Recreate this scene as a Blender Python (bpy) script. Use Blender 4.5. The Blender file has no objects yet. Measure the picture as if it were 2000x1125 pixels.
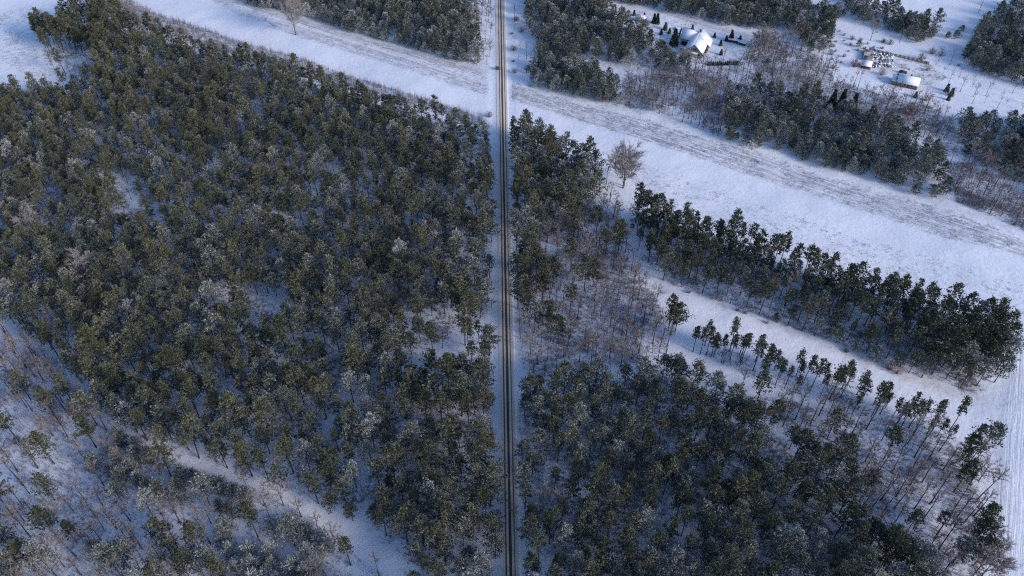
import bpy, math, random
import numpy as np
from mathutils import Vector, Matrix

rng = np.random.default_rng(11)
random.seed(11)
scene = bpy.context.scene
COL = scene.collection
R = math.radians

# ------------------------------------------------------------------ camera
F, DEP, CAMH = 1650.0, R(45.5), 260.0
SD, CD = math.sin(DEP), math.cos(DEP)
cam_d = bpy.data.cameras.new("camera")
cam_d.sensor_width = 36.0
cam_d.lens = F / 2000.0 * 36.0
cam_d.clip_start, cam_d.clip_end = 1.0, 8000.0
cam = bpy.data.objects.new("camera", cam_d)
COL.objects.link(cam)
cam.location = (0, 0, CAMH)
cam.rotation_euler = (math.pi / 2 - DEP, 0, 0)
scene.camera = cam


def G(px, py):
    """photo pixel (2000 x 1125) -> ground point where that spot lies"""
    xr = (px - 1000.0) / F
    yd = (py - 562.5) / F
    t = CAMH / (SD + yd * CD)
    return np.array([xr * t, (CD - yd * SD) * t])


def GP(pts):
    return np.array([G(*p) for p in pts])


def to_px(x, y, z=0.0):
    dz = z - CAMH
    fw = y * CD - dz * SD
    up = y * SD + dz * CD
    return 1000 + F * x / fw, 562.5 - F * up / fw, fw


# ------------------------------------------------------------------ noise / geometry helpers (numpy)
def vnoise(x, y, s, seed):
    r = np.random.default_rng(seed).random((128, 128))
    X, Y = np.asarray(x) / s + 50.3, np.asarray(y) / s + 31.7
    i, j = np.floor(X).astype(int), np.floor(Y).astype(int)
    fx, fy = X - i, Y - j
    fx, fy = fx * fx * (3 - 2 * fx), fy * fy * (3 - 2 * fy)
    i0, j0, i1, j1 = i % 128, j % 128, (i + 1) % 128, (j + 1) % 128
    return (r[i0, j0] * (1 - fx) + r[i1, j0] * fx) * (1 - fy) + (r[i0, j1] * (1 - fx) + r[i1, j1] * fx) * fy


def inside(x, y, poly):
    x, y = np.asarray(x, float), np.asarray(y, float)
    res = np.zeros(x.shape, bool)
    n = len(poly)
    for k in range(n):
        x0, y0 = poly[k]
        x1, y1 = poly[(k + 1) % n]
        if y0 == y1:
            continue
        c = ((y0 > y) != (y1 > y)) & (x < (x1 - x0) * (y - y0) / (y1 - y0) + x0)
        res ^= c
    return res


def dline(x, y, pts, closed=False):
    x, y = np.asarray(x, float), np.asarray(y, float)
    d = np.full(x.shape, 1e9)
    m = len(pts)
    for k in range(m if closed else m - 1):
        (x0, y0), (x1, y1) = pts[k], pts[(k + 1) % m]
        dx, dy = x1 - x0, y1 - y0
        t = np.clip(((x - x0) * dx + (y - y0) * dy) / (dx * dx + dy * dy + 1e-9), 0, 1)
        d = np.minimum(d, np.hypot(x - x0 - t * dx, y - y0 - t * dy))
    return d


def softpoly(x, y, poly, w):
    d = dline(x, y, poly, True)
    s = np.where(inside(x, y, poly), d, -d)
    return np.clip(0.5 + s / (2 * w), 0, 1)


# ------------------------------------------------------------------ layout, read off the photograph
ROAD0, ROAD1 = G(997.3, 1125), G(977.5, 0)
RDIR = (ROAD1 - ROAD0) / np.linalg.norm(ROAD1 - ROAD0)
RNRM = np.array([RDIR[1], -RDIR[0]])            # to the right of the road


def roadx(x, y):
    """signed distance from the road's centre line, and distance along it"""
    dx, dy = np.asarray(x) - ROAD0[0], np.asarray(y) - ROAD0[1]
    return dx * RNRM[0] + dy * RNRM[1], dx * RDIR[0] + dy * RDIR[1]


FOREST_A = GP([(-420, 190), (-100, 190), (20, 190), (110, 195), (180, 170), (205, 110), (225, 48), (275, 60), (330, 88), (450, 122),
               (578, 150), (650, 180), (800, 226), (900, 252), (946, 275), (958, 320), (962, 500), (952, 620), (963, 800),
               (968, 1000), (974, 1160), (974, 1420), (870, 1420), (830, 1180), (760, 1090), (640, 1010), (560, 965), (440, 925), (340, 895),
               (270, 850), (180, 790), (120, 700), (30, 640), (-60, 630), (-420, 600)])
THIN_A = GP([(590, 715), (650, 665), (740, 710), (790, 790), (735, 825), (640, 780)])
GAPS = [GP([(835, 650), (885, 640), (895, 700), (865, 740), (835, 720)]), GP([(245, 355), (262, 350), (275, 420), (258, 430)]), GP([(495, 600), (535, 590), (560, 635), (530, 645)])]
MEADOW_NW = GP([(-420, -10), (0, 20), (60, 10), (120, 35), (60, 75), (80, 120), (160, 150), (60, 150), (-10, 110), (-420, 160)])
LOW_LEFT = GP([(-300, 660), (30, 660), (120, 720), (180, 800), (270, 860), (340, 905), (440, 940), (560, 985), (640, 1040), (740, 1120),
               (800, 1250), (-300, 1250)])
YOUNG_STAND = GP([(270, 870), (340, 915), (430, 950), (490, 985), (470, 1020), (380, 1000), (270, 960), (190, 920), (180, 870)])
FROST_STAND = GP([(430, 1035), (500, 1030), (590, 1035), (650, 1080), (680, 1170), (560, 1230), (440, 1110)])
FOREST_D = GP([(470, -60), (475, 8), (600, 32), (660, 57), (760, 84), (860, 112), (936, 130), (933, 20), (928, -70)])
SAPLING_EDGE = GP([(190, -30), (240, -12), (300, 24), (400, 56), (450, 76), (600, 118), (640, 133), (700, 153), (790, 183), (870, 204),
                   (945, 232), (948, 252), (880, 228), (790, 206), (690, 178), (580, 146), (450, 108), (380, 84), (300, 58), (230, 22)])
FOREST_E = GP([(1004, 276), (1030, 262), (1090, 300), (1150, 330), (1168, 372), (1150, 425), (1090, 450), (1045, 490), (1030, 580), (1012, 630), (1008, 500)])
SPARSE_F = GP([(1040, 470), (1150, 400), (1215, 420), (1240, 520), (1290, 600), (1310, 700), (1200, 720), (1040, 740), (1014, 700), (1016, 620)])
FOREST_B = GP([(1225, 425), (1270, 425), (1480, 505), (1680, 572), (1760, 596), (1860, 612), (1940, 650), (1962, 700), (1945, 740), (1905, 766),
               (1800, 736), (1700, 700), (1640, 676), (1500, 626), (1400, 588), (1300, 556), (1250, 505)])
B_DENSE = GP([(1225, 425), (1270, 425), (1480, 505), (1680, 572), (1760, 596), (1860, 612), (1940, 650), (1962, 700), (1945, 740), (1905, 766), (1800, 736),
              (1760, 690), (1650, 640), (1500, 560), (1400, 540), (1330, 550), (1280, 530)])
ROW_G = GP([(1360, 668), (1440, 690), (1530, 728), (1640, 752), (1740, 800), (1850, 850), (1925, 875), (1925, 905), (1850, 880), (1720, 838), (1620, 785), (1500, 748), (1380, 700)])
FOREST_H = GP([(1012, 786), (1060, 770), (1170, 752), (1280, 735), (1350, 748), (1420, 800), (1500, 838), (1560, 880), (1620, 925), (1650, 960),
               (1640, 1015), (1720, 1065), (1790, 1110), (1850, 1200), (1850, 1400), (1022, 1420), (1020, 1000)])
BARE_I = GP([(1420, 770), (1600, 790), (1760, 850), (1890, 885), (1912, 960), (1915, 1230), (1860, 1230), (1790, 1100), (1670, 1000), (1640, 930), (1540, 850)])
FOREST_J1 = GP([(1028, -60), (1180, -60), (1190, 18), (1240, 60), (1290, 100), (1338, 116), (1342, 142), (1290, 140), (1200, 122), (1128, 112),
                (1120, 125), (1195, 148), (1212, 206), (1110, 186), (1042, 166), (1030, 142), (1052, 122), (1050, 82), (1034, 62)])
FOREST_J2 = GP([(1200, 2), (1300, 22), (1345, 34), (1420, 52), (1470, 58), (1550, 62), (1600, 60), (1570, 10), (1560, -70), (1200, -70)])
FOREST_J2B = GP([(1545, 20), (1600, 10), (1640, 30), (1610, 100), (1580, 108), (1555, 70)])
FOREST_J3 = GP([(1600, -30), (1640, -20), (1655, 25), (1680, 42), (1740, 62), (1785, 84), (1826, 76), (1838, 56), (1770, 38), (1700, 18), (1660, -10)])
FOREST_J4 = GP([(1965, 20), (1930, 42), (1900, 72), (1872, 112), (1900, 132), (1950, 154), (2020, 176), (2200, 200), (2200, -20), (2040, -30)])
FOREST_K = GP([(1418, 182), (1500, 178), (1570, 200), (1660, 222), (1760, 262), (1830, 310), (1862, 384), (1830, 392), (1770, 372), (1700, 344),
               (1640, 332), (1600, 318), (1560, 304), (1470, 294), (1412, 272)])
FOREST_J6 = GP([(1868, 250), (1900, 236), (1960, 245), (2030, 250), (2200, 280), (2200, 420), (2040, 390), (1980, 360), (1920, 330), (1880, 300)])
BARE_HOUSE = GP([(1215, 165), (1290, 140), (1345, 138), (1440, 132), (1475, 80), (1540, 80), (1600, 110), (1640, 160), (1740, 190), (1800, 200),
                 (1860, 230), (1870, 300), (1830, 290), (1760, 250), (1660, 212), (1570, 195), (1500, 172), (1415, 172), (1405, 270), (1290, 226), (1222, 212)])
BARE_EAST = GP([(1868, 395), (1850, 320), (1900, 320), (1960, 360), (2040, 395), (2250, 480), (2250, 560), (2000, 450), (1930, 420)])
STUBBLE_R = GP([(998, 158), (1060, 180), (1200, 216), (1290, 240), (1450, 288), (1600, 336), (1800, 392), (1900, 428), (2000, 462), (2300, 565), (2300, 600), (2000, 500),
                (1850, 466), (1770, 438), (1590, 378), (1500, 350), (1350, 304), (1250, 272), (1100, 224), (998, 196)])
STUBBLE_L = GP([(300, -60), (420, -30), (480, 3), (600, 40), (700, 72), (800, 98), (870, 118), (948, 140), (955, 185), (900, 172), (800, 138), (700, 106), (590, 74), (470, 30), (340, -40)])
FIELD = GP([(-60, -160), (240, -12), (300, 22), (400, 54), (600, 116), (790, 181), (950, 236), (1000, 250), (1160, 300), (1270, 400), (1480, 480), (1700, 552),
            (1950, 600), (2060, 640), (2400, 760), (2400, 600), (2000, 462), (1800, 392), (1600, 336), (1290, 238), (1000, 158), (950, 142), (700, 72), (480, 3), (300, -90)])
EAST_FIELD = GP([(2010, 600), (1990, 660), (1964, 790), (1962, 860), (1950, 1000), (1950, 1250), (1950, 1400), (2700, 1400), (2700, 700)])
MEADOW_SHRUB = GP([(90, 80), (170, 90), (215, 115), (190, 150), (120, 150), (80, 115)])
NE_FIELD = GP([(1660, -10), (1700, 16), (1770, 36), (1850, 55), (1880, 80), (1930, 30), (1960, -20), (1980, -200), (1400, -200)])
PATH = [G(1212, 395), G(1222, 440), G(1236, 500), G(1275, 550), G(1340, 580), G(1400, 602), G(1500, 642), G(1600, 682), G(1700, 718), G(1800, 758), G(1880, 788), G(1960, 806)]
TRAIL_SW = [G(430, 922), G(500, 950), G(560, 962), G(620, 1000), G(690, 1038), G(760, 1080), G(830, 1150), G(900, 1260)]
YARD = GP([(1240, 20), (1300, 25), (1470, 78), (1443, 126), (1385, 127), (1340, 118), (1330, 100), (1270, 80), (1235, 50)])
YARD2 = GP([(1680, 95), (1750, 100), (1820, 126), (1850, 150), (1800, 185), (1740, 170), (1700, 145), (1680, 135)])
DIRT_TRACK = [G(1632, 160), G(1634, 110), G(1655, 85), G(1690, 70), G(1760, 86), G(1850, 92), G(1880, 70)]


def height(x, y):
    x, y = np.asarray(x, float), np.asarray(y, float)
    rd, _ = roadx(x, y)
    a = np.clip((np.abs(rd) - 5) / 25, 0, 1)
    h = (vnoise(x, y, 45, 3) - 0.5) * 1.6 + (vnoise(x, y, 11, 4) - 0.5) * 0.5
    m = G(1275, 205)
    h = h * a + 2.2 * np.exp(-((x - m[0]) ** 2 + (y - m[1]) ** 2) / 60.0)
    # a shallow ditch on both sides of the road
    h = h - 0.35 * np.exp(-((np.abs(rd) - 5.2) / 1.3) ** 2)
    for c in YARDC:
        w = np.clip((np.hypot(x - c[0], y - c[1]) - c[2]) / 14, 0, 1)
        h = h * w
    return h


YARDC = [(*G(1372, 92), 20), (*G(1768, 165), 12), (*G(1692, 122), 12), (*G(1440, 78), 8), (*G(1250, 38), 6), (*G(1325, 56), 5)]

# ------------------------------------------------------------------ materials
def mat(name):
    m = bpy.data.materials.new(name)
    m.use_nodes = True
    nt = m.node_tree
    b = nt.nodes["Principled BSDF"]
    b.inputs["Specular IOR Level"].default_value = 0.2
    return m, nt, b


class NT:
    def __init__(s, nt):
        s.nt = nt

    def n(s, typ, **kw):
        nd = s.nt.nodes.new(typ)
        for k, v in kw.items():
            setattr(nd, k, v)
        return nd

    def link(s, a, b):
        s.nt.links.new(a, b)

    def setin(s, sock, v):
        if hasattr(v, "is_output"):
            s.link(v, sock)
        else:
            sock.default_value = v

    def math(s, op, a, b=0.0, c=0.0, clamp=False):
        nd = s.n("ShaderNodeMath", operation=op, use_clamp=clamp)
        for i, v in enumerate((a, b, c)):
            s.setin(nd.inputs[i], v)
        return nd.outputs[0]

    def mix(s, f, a, b):
        nd = s.n("ShaderNodeMix", data_type='RGBA')
        s.setin(nd.inputs[0], f)
        for i, v in ((6, a), (7, b)):
            s.setin(nd.inputs[i], v if hasattr(v, "is_output") else (*v, 1.0))
        return nd.outputs[2]

    def noise(s, vec, scale, detail=3, rough=0.55):
        nd = s.n("ShaderNodeTexNoise")
        s.setin(nd.inputs["Vector"], vec)
        nd.inputs["Scale"].default_value = scale
        nd.inputs["Detail"].default_value = detail
        nd.inputs["Roughness"].default_value = rough
        return nd.outputs["Fac"]

    def ramp(s, f, lo, hi):
        nd = s.n("ShaderNodeMapRange", clamp=True)
        s.setin(nd.inputs[0], f)
        nd.inputs[1].default_value, nd.inputs[2].default_value = lo, hi
        return nd.outputs[0]

    def attr(s, name):
        return s.n("ShaderNodeAttribute", attribute_name=name).outputs["Fac"]


def simple(name, col, rough=0.8, var=0.15, scale=3.0, metal=0.0):
    m, nt, b = mat(name)
    t = NT(nt)
    co = t.n("ShaderNodeTexCoord").outputs["Object"]
    f = t.noise(co, scale, 4)
    lo = tuple(c * (1 - var) for c in col)
    hi = tuple(min(1, c * (1 + var)) for c in col)
    t.link(t.mix(t.ramp(f, 0.3, 0.7), lo, hi), b.inputs["Base Color"])
    b.inputs["Roughness"].default_value = rough
    b.inputs["Metallic"].default_value = metal
    return m


def make_snow_ground():
    m, nt, b = mat("snowy_ground")
    t = NT(nt)
    pos = t.n("ShaderNodeNewGeometry").outputs["Position"]
    base = t.mix(t.noise(pos, 0.03, 4), (0.76, 0.765, 0.82), (0.84, 0.84, 0.88))
    fine = t.mix(t.ramp(t.noise(pos, 0.9, 5, 0.7), 0.30, 0.70), (0.86, 0.87, 0.90), (1, 1, 1))
    mul = t.n("ShaderNodeMix", data_type='RGBA', blend_type='MULTIPLY')
    mul.inputs[0].default_value = 1.0
    t.link(base, mul.inputs[6]); t.link(fine, mul.inputs[7])
    col = mul.outputs[2]
    # tan grass showing through thin snow
    tan = t.attr("tan")
    f = t.math('MULTIPLY', tan, t.ramp(t.noise(pos, 0.55, 5, 0.7), 0.30, 0.62))
    col = t.mix(t.math('MULTIPLY', f, 0.62), col, (0.33, 0.27, 0.20))
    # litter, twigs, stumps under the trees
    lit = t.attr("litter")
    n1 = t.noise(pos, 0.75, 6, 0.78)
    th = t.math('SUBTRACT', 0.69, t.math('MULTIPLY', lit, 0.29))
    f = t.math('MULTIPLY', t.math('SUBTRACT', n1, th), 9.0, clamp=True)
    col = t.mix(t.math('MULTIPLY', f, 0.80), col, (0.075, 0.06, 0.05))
    # stubble rows, drawn out along the field
    st = t.attr("stubble")
    mp = t.n("ShaderNodeMapping", vector_type='TEXTURE')
    mp.inputs["Rotation"].default_value = (0, 0, R(-31.0))
    mp.inputs["Scale"].default_value = (4.5, 1.0, 1.0)
    t.link(pos, mp.inputs["Vector"])
    s1 = t.noise(mp.outputs[0], 0.55, 5, 0.72)
    s2 = t.noise(pos, 1.3, 6, 0.85)
    s3 = t.noise(pos, 0.045, 3, 0.6)
    mp2 = t.n("ShaderNodeMapping", vector_type='TEXTURE')
    mp2.inputs["Rotation"].default_value = (0, 0, R(-30.5))
    mp2.inputs["Scale"].default_value = (90.0, 1.0, 1.0)
    t.link(pos, mp2.inputs["Vector"])
    s4 = t.noise(mp2.outputs[0], 0.75, 4, 0.75)
    s = t.math('ADD', t.math('ADD', t.math('ADD', t.math('MULTIPLY', s1, 0.28), t.math('MULTIPLY', s2, 0.44)), t.math('MULTIPLY', s4, 0.40)), t.math('MULTIPLY', s3, 0.04))
    f = t.math('MULTIPLY', t.ramp(s, 0.525, 0.645), st)
    col = t.mix(t.math('MULTIPLY', f, 0.68), col, (0.17, 0.155, 0.15))
    t.link(col, b.inputs["Base Color"])
    b.inputs["Roughness"].default_value = 0.75
    bp = t.n("ShaderNodeBump")
    bp.inputs["Strength"].default_value = 0.5
    bp.inputs["Distance"].default_value = 0.4
    rp = t.attr("furrow")
    wv = t.n("ShaderNodeMapping", vector_type='TEXTURE')
    wv.inputs["Rotation"].default_value = (0, 0, R(-25.0))
    wv.inputs["Scale"].default_value = (1.0, 60.0, 1.0)
    t.link(pos, wv.inputs["Vector"])
    fur = t.math('MULTIPLY', t.noise(wv.outputs[0], 0.8, 4, 0.7), t.math('MULTIPLY', rp, 1.8))
    hsum = t.math('ADD', t.math('ADD', t.math('ADD', t.noise(pos, 0.5, 5, 0.65), t.math('MULTIPLY', t.noise(pos, 0.12, 3, 0.6), 2.0)), t.math('MULTIPLY', t.noise(pos, 2.2, 3, 0.6), 0.35)), fur)
    t.link(hsum, bp.inputs["Height"])
    t.link(bp.outputs[0], b.inputs["Normal"])
    return m


def make_road():
    m, nt, b = mat("slushy_asphalt")
    t = NT(nt)
    co = t.n("ShaderNodeTexCoord").outputs["Object"]
    sx = t.n("ShaderNodeSeparateXYZ"); t.link(co, sx.inputs[0])
    mp = t.n("ShaderNodeMapping"); mp.inputs["Scale"].default_value = (1.0, 0.03, 1.0)
    t.link(co, mp.inputs["Vector"])
    wob = t.math('MULTIPLY', t.math('SUBTRACT', t.noise(mp.outputs[0], 0.8, 3), 0.5), 0.5)
    x = t.math('ADD', sx.outputs[0], wob)
    streak = t.noise(mp.outputs[0], 3.0, 5, 0.7)
    fine = t.noise(co, 1.3, 5, 0.7)
    slush = t.mix(t.ramp(streak, 0.3, 0.7), (0.55, 0.43, 0.34), (0.78, 0.67, 0.57))
    col = slush

    def band(c, w, soft):
        d = t.math('ABSOLUTE', t.math('SUBTRACT', x, c))
        nd = t.n("ShaderNodeMapRange", clamp=True)
        t.link(d, nd.inputs[0])
        nd.inputs[1].default_value, nd.inputs[2].default_value = w + soft, w - soft
        return nd.outputs[0]
    for c, w, k in ((-1.35, 0.26, 0.92), (0.05, 0.46, 0.96), (1.50, 0.20, 0.86)):
        f = t.math('MULTIPLY', band(c, w, 0.10), t.ramp(t.math('ADD', streak, t.math('MULTIPLY', fine, 0.4)), 0.38, 0.62))
        f = t.math('MAXIMUM', t.math('MULTIPLY', f, k), t.math('MULTIPLY', band(c, w * 0.75, 0.12), k * 0.8))
        col = t.mix(f, col, (0.030, 0.027, 0.027))
    # snow edge
    e = t.math('ABSOLUTE', x)
    f = t.ramp(t.math('ADD', e, t.math('MULTIPLY', t.math('SUBTRACT', fine, 0.5), 0.9)), 2.45, 3.1)
    col = t.mix(f, col, (0.77, 0.79, 0.84))
    t.link(col, b.inputs["Base Color"])
    b.inputs["Roughness"].default_value = 0.6
    bp = t.n("ShaderNodeBump"); bp.inputs["Strength"].default_value = 0.4; bp.inputs["Distance"].default_value = 0.08
    t.link(t.math('ADD', streak, fine), bp.inputs["Height"]); t.link(bp.outputs[0], b.inputs["Normal"])
    return m


def make_needles(name, c0, c1, snow_base=0.0, snow_gain=1.0):
    """needle foliage with snow lying on the upward faces; the attribute tint (0..1) says how frosted a tree is"""
    m, nt, b = mat(name)
    t = NT(nt)
    geo = t.n("ShaderNodeNewGeometry")
    pos = geo.outputs["Position"]
    tint = t.attr("tint")
    hue = t.attr("hue")
    rnd = t.n("ShaderNodeObjectInfo").outputs["Random"]
    leaf = t.mix(hue, c0, c1)
    leaf = t.mix(t.math('MULTIPLY', t.ramp(t.noise(pos, 1.7, 3, 0.7), 0.35, 0.7), 0.5), leaf, tuple(c * 1.6 for c in c1))
    sn = t.n("ShaderNodeSeparateXYZ"); t.link(geo.outputs["True Normal"], sn.inputs[0])
    upz = t.math('ABSOLUTE', sn.outputs[2])
    n = t.noise(pos, 0.8, 4, 0.7)
    k = t.math('ADD', t.math('MULTIPLY', t.ramp(upz, 0.15, 0.95), 0.28), t.math('MULTIPLY', n, 0.72))
    amt = t.math('ADD', t.math('MULTIPLY', tint, 0.30 * snow_gain), t.math('MULTIPLY', rnd, 0.05))
    th = t.math('SUBTRACT', 0.66 - snow_base, amt)
    f = t.math('MULTIPLY', t.math('SUBTRACT', k, th), 4.2, clamp=True)
    col = t.mix(t.math('MULTIPLY', f, 0.72), leaf, (0.56, 0.56, 0.55))
    t.link(col, b.inputs["Base Color"])
    b.inputs["Roughness"].default_value = 0.85
    b.inputs["Specular IOR Level"].default_value = 0.1
    return m


def make_twigs(name, col, frost=0.35):
    m, nt, b = mat(name)
    t = NT(nt)
    pos = t.n("ShaderNodeNewGeometry").outputs["Position"]
    f = t.ramp(t.noise(pos, 1.5, 4, 0.7), 0.38, 0.68)
    t.link(t.mix(t.math('MULTIPLY', f, frost), col, (0.62, 0.60, 0.60)), b.inputs["Base Color"])
    b.inputs["Roughness"].default_value = 0.9
    b.inputs["Specular IOR Level"].default_value = 0.05
    return m


M = dict(
    ground=make_snow_ground(), road=make_road(),
    pine=make_needles("pine_needles", (0.038, 0.058, 0.046), (0.108, 0.108, 0.058)),
    young=make_needles("young_pine_needles", (0.042, 0.066, 0.058), (0.098, 0.106, 0.064), 0.06),
    spruce=make_needles("spruce_needles", (0.018, 0.032, 0.024), (0.030, 0.045, 0.030), -0.06),
    bark=make_twigs("pine_bark", (0.045, 0.036, 0.032), 0.12),
    barkred=make_twigs("red_pine_bark", (0.16, 0.085, 0.05), 0.10),
    darkwood=make_twigs("dark_bark", (0.040, 0.034, 0.034), 0.18),
    palewood=make_twigs("pale_branch_bark", (0.30, 0.255, 0.22), 0.25),
    twig=make_twigs("grey_twigs", (0.205, 0.160, 0.145), 0.36),
    redtwig=make_twigs("reddish_twigs", (0.20, 0.105, 0.080), 0.22),
    oliwood=make_twigs("yellowish_willow_twigs", (0.26, 0.20, 0.10), 0.15),
    drystalk=make_twigs("dry_stalks", (0.16, 0.135, 0.115), 0.2),
    palegrey=make_twigs("pale_grey_twigs", (0.27, 0.235, 0.225), 0.4),
    brush=make_twigs("frosted_brush", (0.175, 0.152, 0.152), 0.48),
    roofsnow=simple("roof_snow", (0.82, 0.83, 0.86), 0.7, 0.04, 0.8),
    plaster=simple("grey_beige_plaster", (0.40, 0.38, 0.34), 0.9, 0.08, 1.5),
    timber=simple("brown_timber", (0.17, 0.10, 0.065), 0.8, 0.3, 4),
    oldwall=simple("weathered_brown_wall", (0.20, 0.17, 0.145), 0.9, 0.35, 2),
    glass=simple("dark_window_glass", (0.02, 0.025, 0.03), 0.15, 0.1),
    white=simple("white_painted_frame", (0.75, 0.75, 0.75), 0.5, 0.05),
    brick=simple("red_brick", (0.15, 0.09, 0.075), 0.9, 0.25, 6),
    redboard=simple("red_brown_boards", (0.13, 0.06, 0.048), 0.8, 0.25, 4),
    teal=simple("teal_tarpaulin", (0.03, 0.08, 0.09), 0.6, 0.2, 2),
    concrete=simple("grey_concrete", (0.26, 0.25, 0.24), 0.9, 0.2, 2),
    metal=simple("galvanised_metal", (0.22, 0.22, 0.23), 0.5, 0.1, 2, 0.6),
    black=simple("black_rubber", (0.015, 0.015, 0.016), 0.8, 0.1),
    paint=simple("dark_green_car_paint", (0.06, 0.075, 0.065), 0.35, 0.08),
    blue=simple("blue_plastic", (0.03, 0.10, 0.28), 0.5, 0.1),
    darkroof=simple("dark_roof_edge", (0.05, 0.045, 0.045), 0.7, 0.1),
)


# ------------------------------------------------------------------ mesh builder
class MB:
    """collects vertices, polygons, material slots and two per-vertex values, and links them as one mesh"""

    def __init__(s):
        s.v, s.f, s.m, s.t, s.h, s.n = [], [], [], [], [], 0

    def add(s, verts, faces, mi=0, tint=0.0, hue=0.0):
        verts = np.asarray(verts, np.float32).reshape(-1, 3)
        faces = np.asarray(faces, np.int32)
        s.v.append(verts); s.f.append(faces + s.n); s.m.append(np.full(len(faces), mi, np.int32))
        s.t.append(np.full(len(verts), tint, np.float32)); s.h.append(np.full(len(verts), hue, np.float32))
        s.n += len(verts)
        return s

    def box(s, a, b, mi=0, M4=None):
        x0, y0, z0 = a; x1, y1, z1 = b
        v = np.array([(x0, y0, z0), (x1, y0, z0), (x1, y1, z0), (x0, y1, z0), (x0, y0, z1), (x1, y0, z1), (x1, y1, z1), (x0, y1, z1)], float)
        if M4 is not None:
            v = v @ np.array(M4)[:3, :3].T + np.array(M4)[:3, 3]
        return s.add(v, [(0, 3, 2, 1), (4, 5, 6, 7), (0, 1, 5, 4), (1, 2, 6, 5), (2, 3, 7, 6), (3, 0, 4, 7)], mi)

    def slab(s, quad, th, mi=0):
        """a quad given by four points, thickened by th along its normal"""
        q = np.array(quad, float)
        n = np.cross(q[1] - q[0], q[3] - q[0]); n /= np.linalg.norm(n)
        v = np.vstack([q, q + n * th])
        return s.add(v, [(3, 2, 1, 0), (4, 5, 6, 7), (0, 1, 5, 4), (1, 2, 6, 5), (2, 3, 7, 6), (3, 0, 4, 7)], mi)

    def prism(s, outline, y0, y1, mi=0):
        """outline in x,z extruded along y"""
        k = len(outline)
        v = [(x, y0, z) for x, z in outline] + [(x, y1, z) for x, z in outline]
        s.add(v, [(i, (i + 1) % k, k + (i + 1) % k, k + i) for i in range(k)], mi)
        for o in (0, k):
            for i in range(1, k - 1):
                s.add([v[o], v[o + i], v[o + i + 1]], [(0, 1, 2)], mi)
        return s

    def tube(s, pts, rad, sides=5, mi=0):
        pts = np.asarray(pts, float)
        k = len(pts)
        d = np.gradient(pts, axis=0)
        d /= np.linalg.norm(d, axis=1)[:, None] + 1e-9
        ref = np.where(np.abs(d[:, 2:3]) > 0.9, np.array([[1.0, 0, 0]]), np.array([[0, 0, 1.0]]))
        a = np.cross(d, ref); a /= np.linalg.norm(a, axis=1)[:, None] + 1e-9
        b = np.cross(d, a)
        ang = np.linspace(0, 2 * math.pi, sides, endpoint=False)
        rad = np.broadcast_to(np.asarray(rad, float), (k,))
        v = pts[:, None, :] + rad[:, None, None] * (np.cos(ang)[None, :, None] * a[:, None, :] + np.sin(ang)[None, :, None] * b[:, None, :])
        f = [(i * sides + j, i * sides + (j + 1) % sides, (i + 1) * sides + (j + 1) % sides, (i + 1) * sides + j) for i in range(k - 1) for j in range(sides)]
        return s.add(v.reshape(-1, 3), f, mi)

    def cyl(s, c, r, z0, z1, sides=16, mi=0, r1=None):
        r1 = r if r1 is None else r1
        s.tube([(c[0], c[1], z0), (c[0], c[1], z1)], [r, r1], sides, mi)
        ang = np.linspace(0, 2 * math.pi, sides, endpoint=False)
        for z, rr in ((z0, r), (z1, r1)):
            v = [(c[0], c[1], z)] + [(c[0] + rr * math.cos(a), c[1] + rr * math.sin(a), z) for a in ang]
            s.add(v, [(0, 1 + i, 1 + (i + 1) % sides) for i in range(sides)], mi)
        return s

    def blades(s, C, D, k, L, W, spread, rg, mi=0, tint=0.0, hue=0.0, flat=0.0):
        """k small needle sprays (rhombs) at each centre C, pointing round direction D"""
        C = np.repeat(np.asarray(C, float), k, 0)
        D = np.repeat(np.asarray(D, float), k, 0) + rg.normal(0, spread, C.shape)
        D /= np.linalg.norm(D, axis=1)[:, None] + 1e-9
        ref = rg.normal(0, 1, C.shape); ref[:, 2] = ref[:, 2] * (1 - flat) + flat * 2.0
        S = np.cross(D, ref); S /= np.linalg.norm(S, axis=1)[:, None] + 1e-9
        l = (L * rg.uniform(0.65, 1.3, len(C)))[:, None]
        w = (W * rg.uniform(0.7, 1.3, len(C)))[:, None]
        v = np.stack([C - D * l * 0.15, C + D * l * 0.45 + S * w, C + D * l, C + D * l * 0.45 - S * w], 1).reshape(-1, 3)
        n = len(C)
        f = np.arange(n * 4).reshape(n, 4)
        return s.add(v, f, mi, tint, hue)

    def hairs(s, A, B, w, rg, mi=0):
        """thin tapering twigs, one triangle each, from A to B"""
        A, B = np.asarray(A, float), np.asarray(B, float)
        d = B - A
        S = np.cross(d, rg.normal(0, 1, d.shape)); S /= np.linalg.norm(S, axis=1)[:, None] + 1e-9
        w = np.broadcast_to(np.asarray(w, float).reshape(-1, 1), (len(A), 1))
        v = np.stack([A + S * w, A - S * w, B], 1).reshape(-1, 3)
        return s.add(v, np.arange(len(A) * 3).reshape(-1, 3), mi)

    def arrays(s):
        v = np.concatenate(s.v)
        return v, s.f, s.m, np.concatenate(s.t), np.concatenate(s.h)

    def mesh(s, name, mats, foliage=False):
        me = bpy.data.meshes.new(name)
        v = np.concatenate(s.v)
        loops = np.concatenate([f.ravel() for f in s.f])
        tot = np.concatenate([np.full(len(f), f.shape[1], np.int32) for f in s.f])
        mi = np.concatenate(s.m)
        me.vertices.add(len(v)); me.vertices.foreach_set("co", v.ravel())
        me.loops.add(len(loops)); me.loops.foreach_set("vertex_index", loops.astype(np.int32))
        me.polygons.add(len(tot))
        st = np.zeros(len(tot), np.int32); st[1:] = np.cumsum(tot)[:-1]
        me.polygons.foreach_set("loop_start", st); me.polygons.foreach_set("loop_total", tot)
        me.polygons.foreach_set("material_index", mi)
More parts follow.
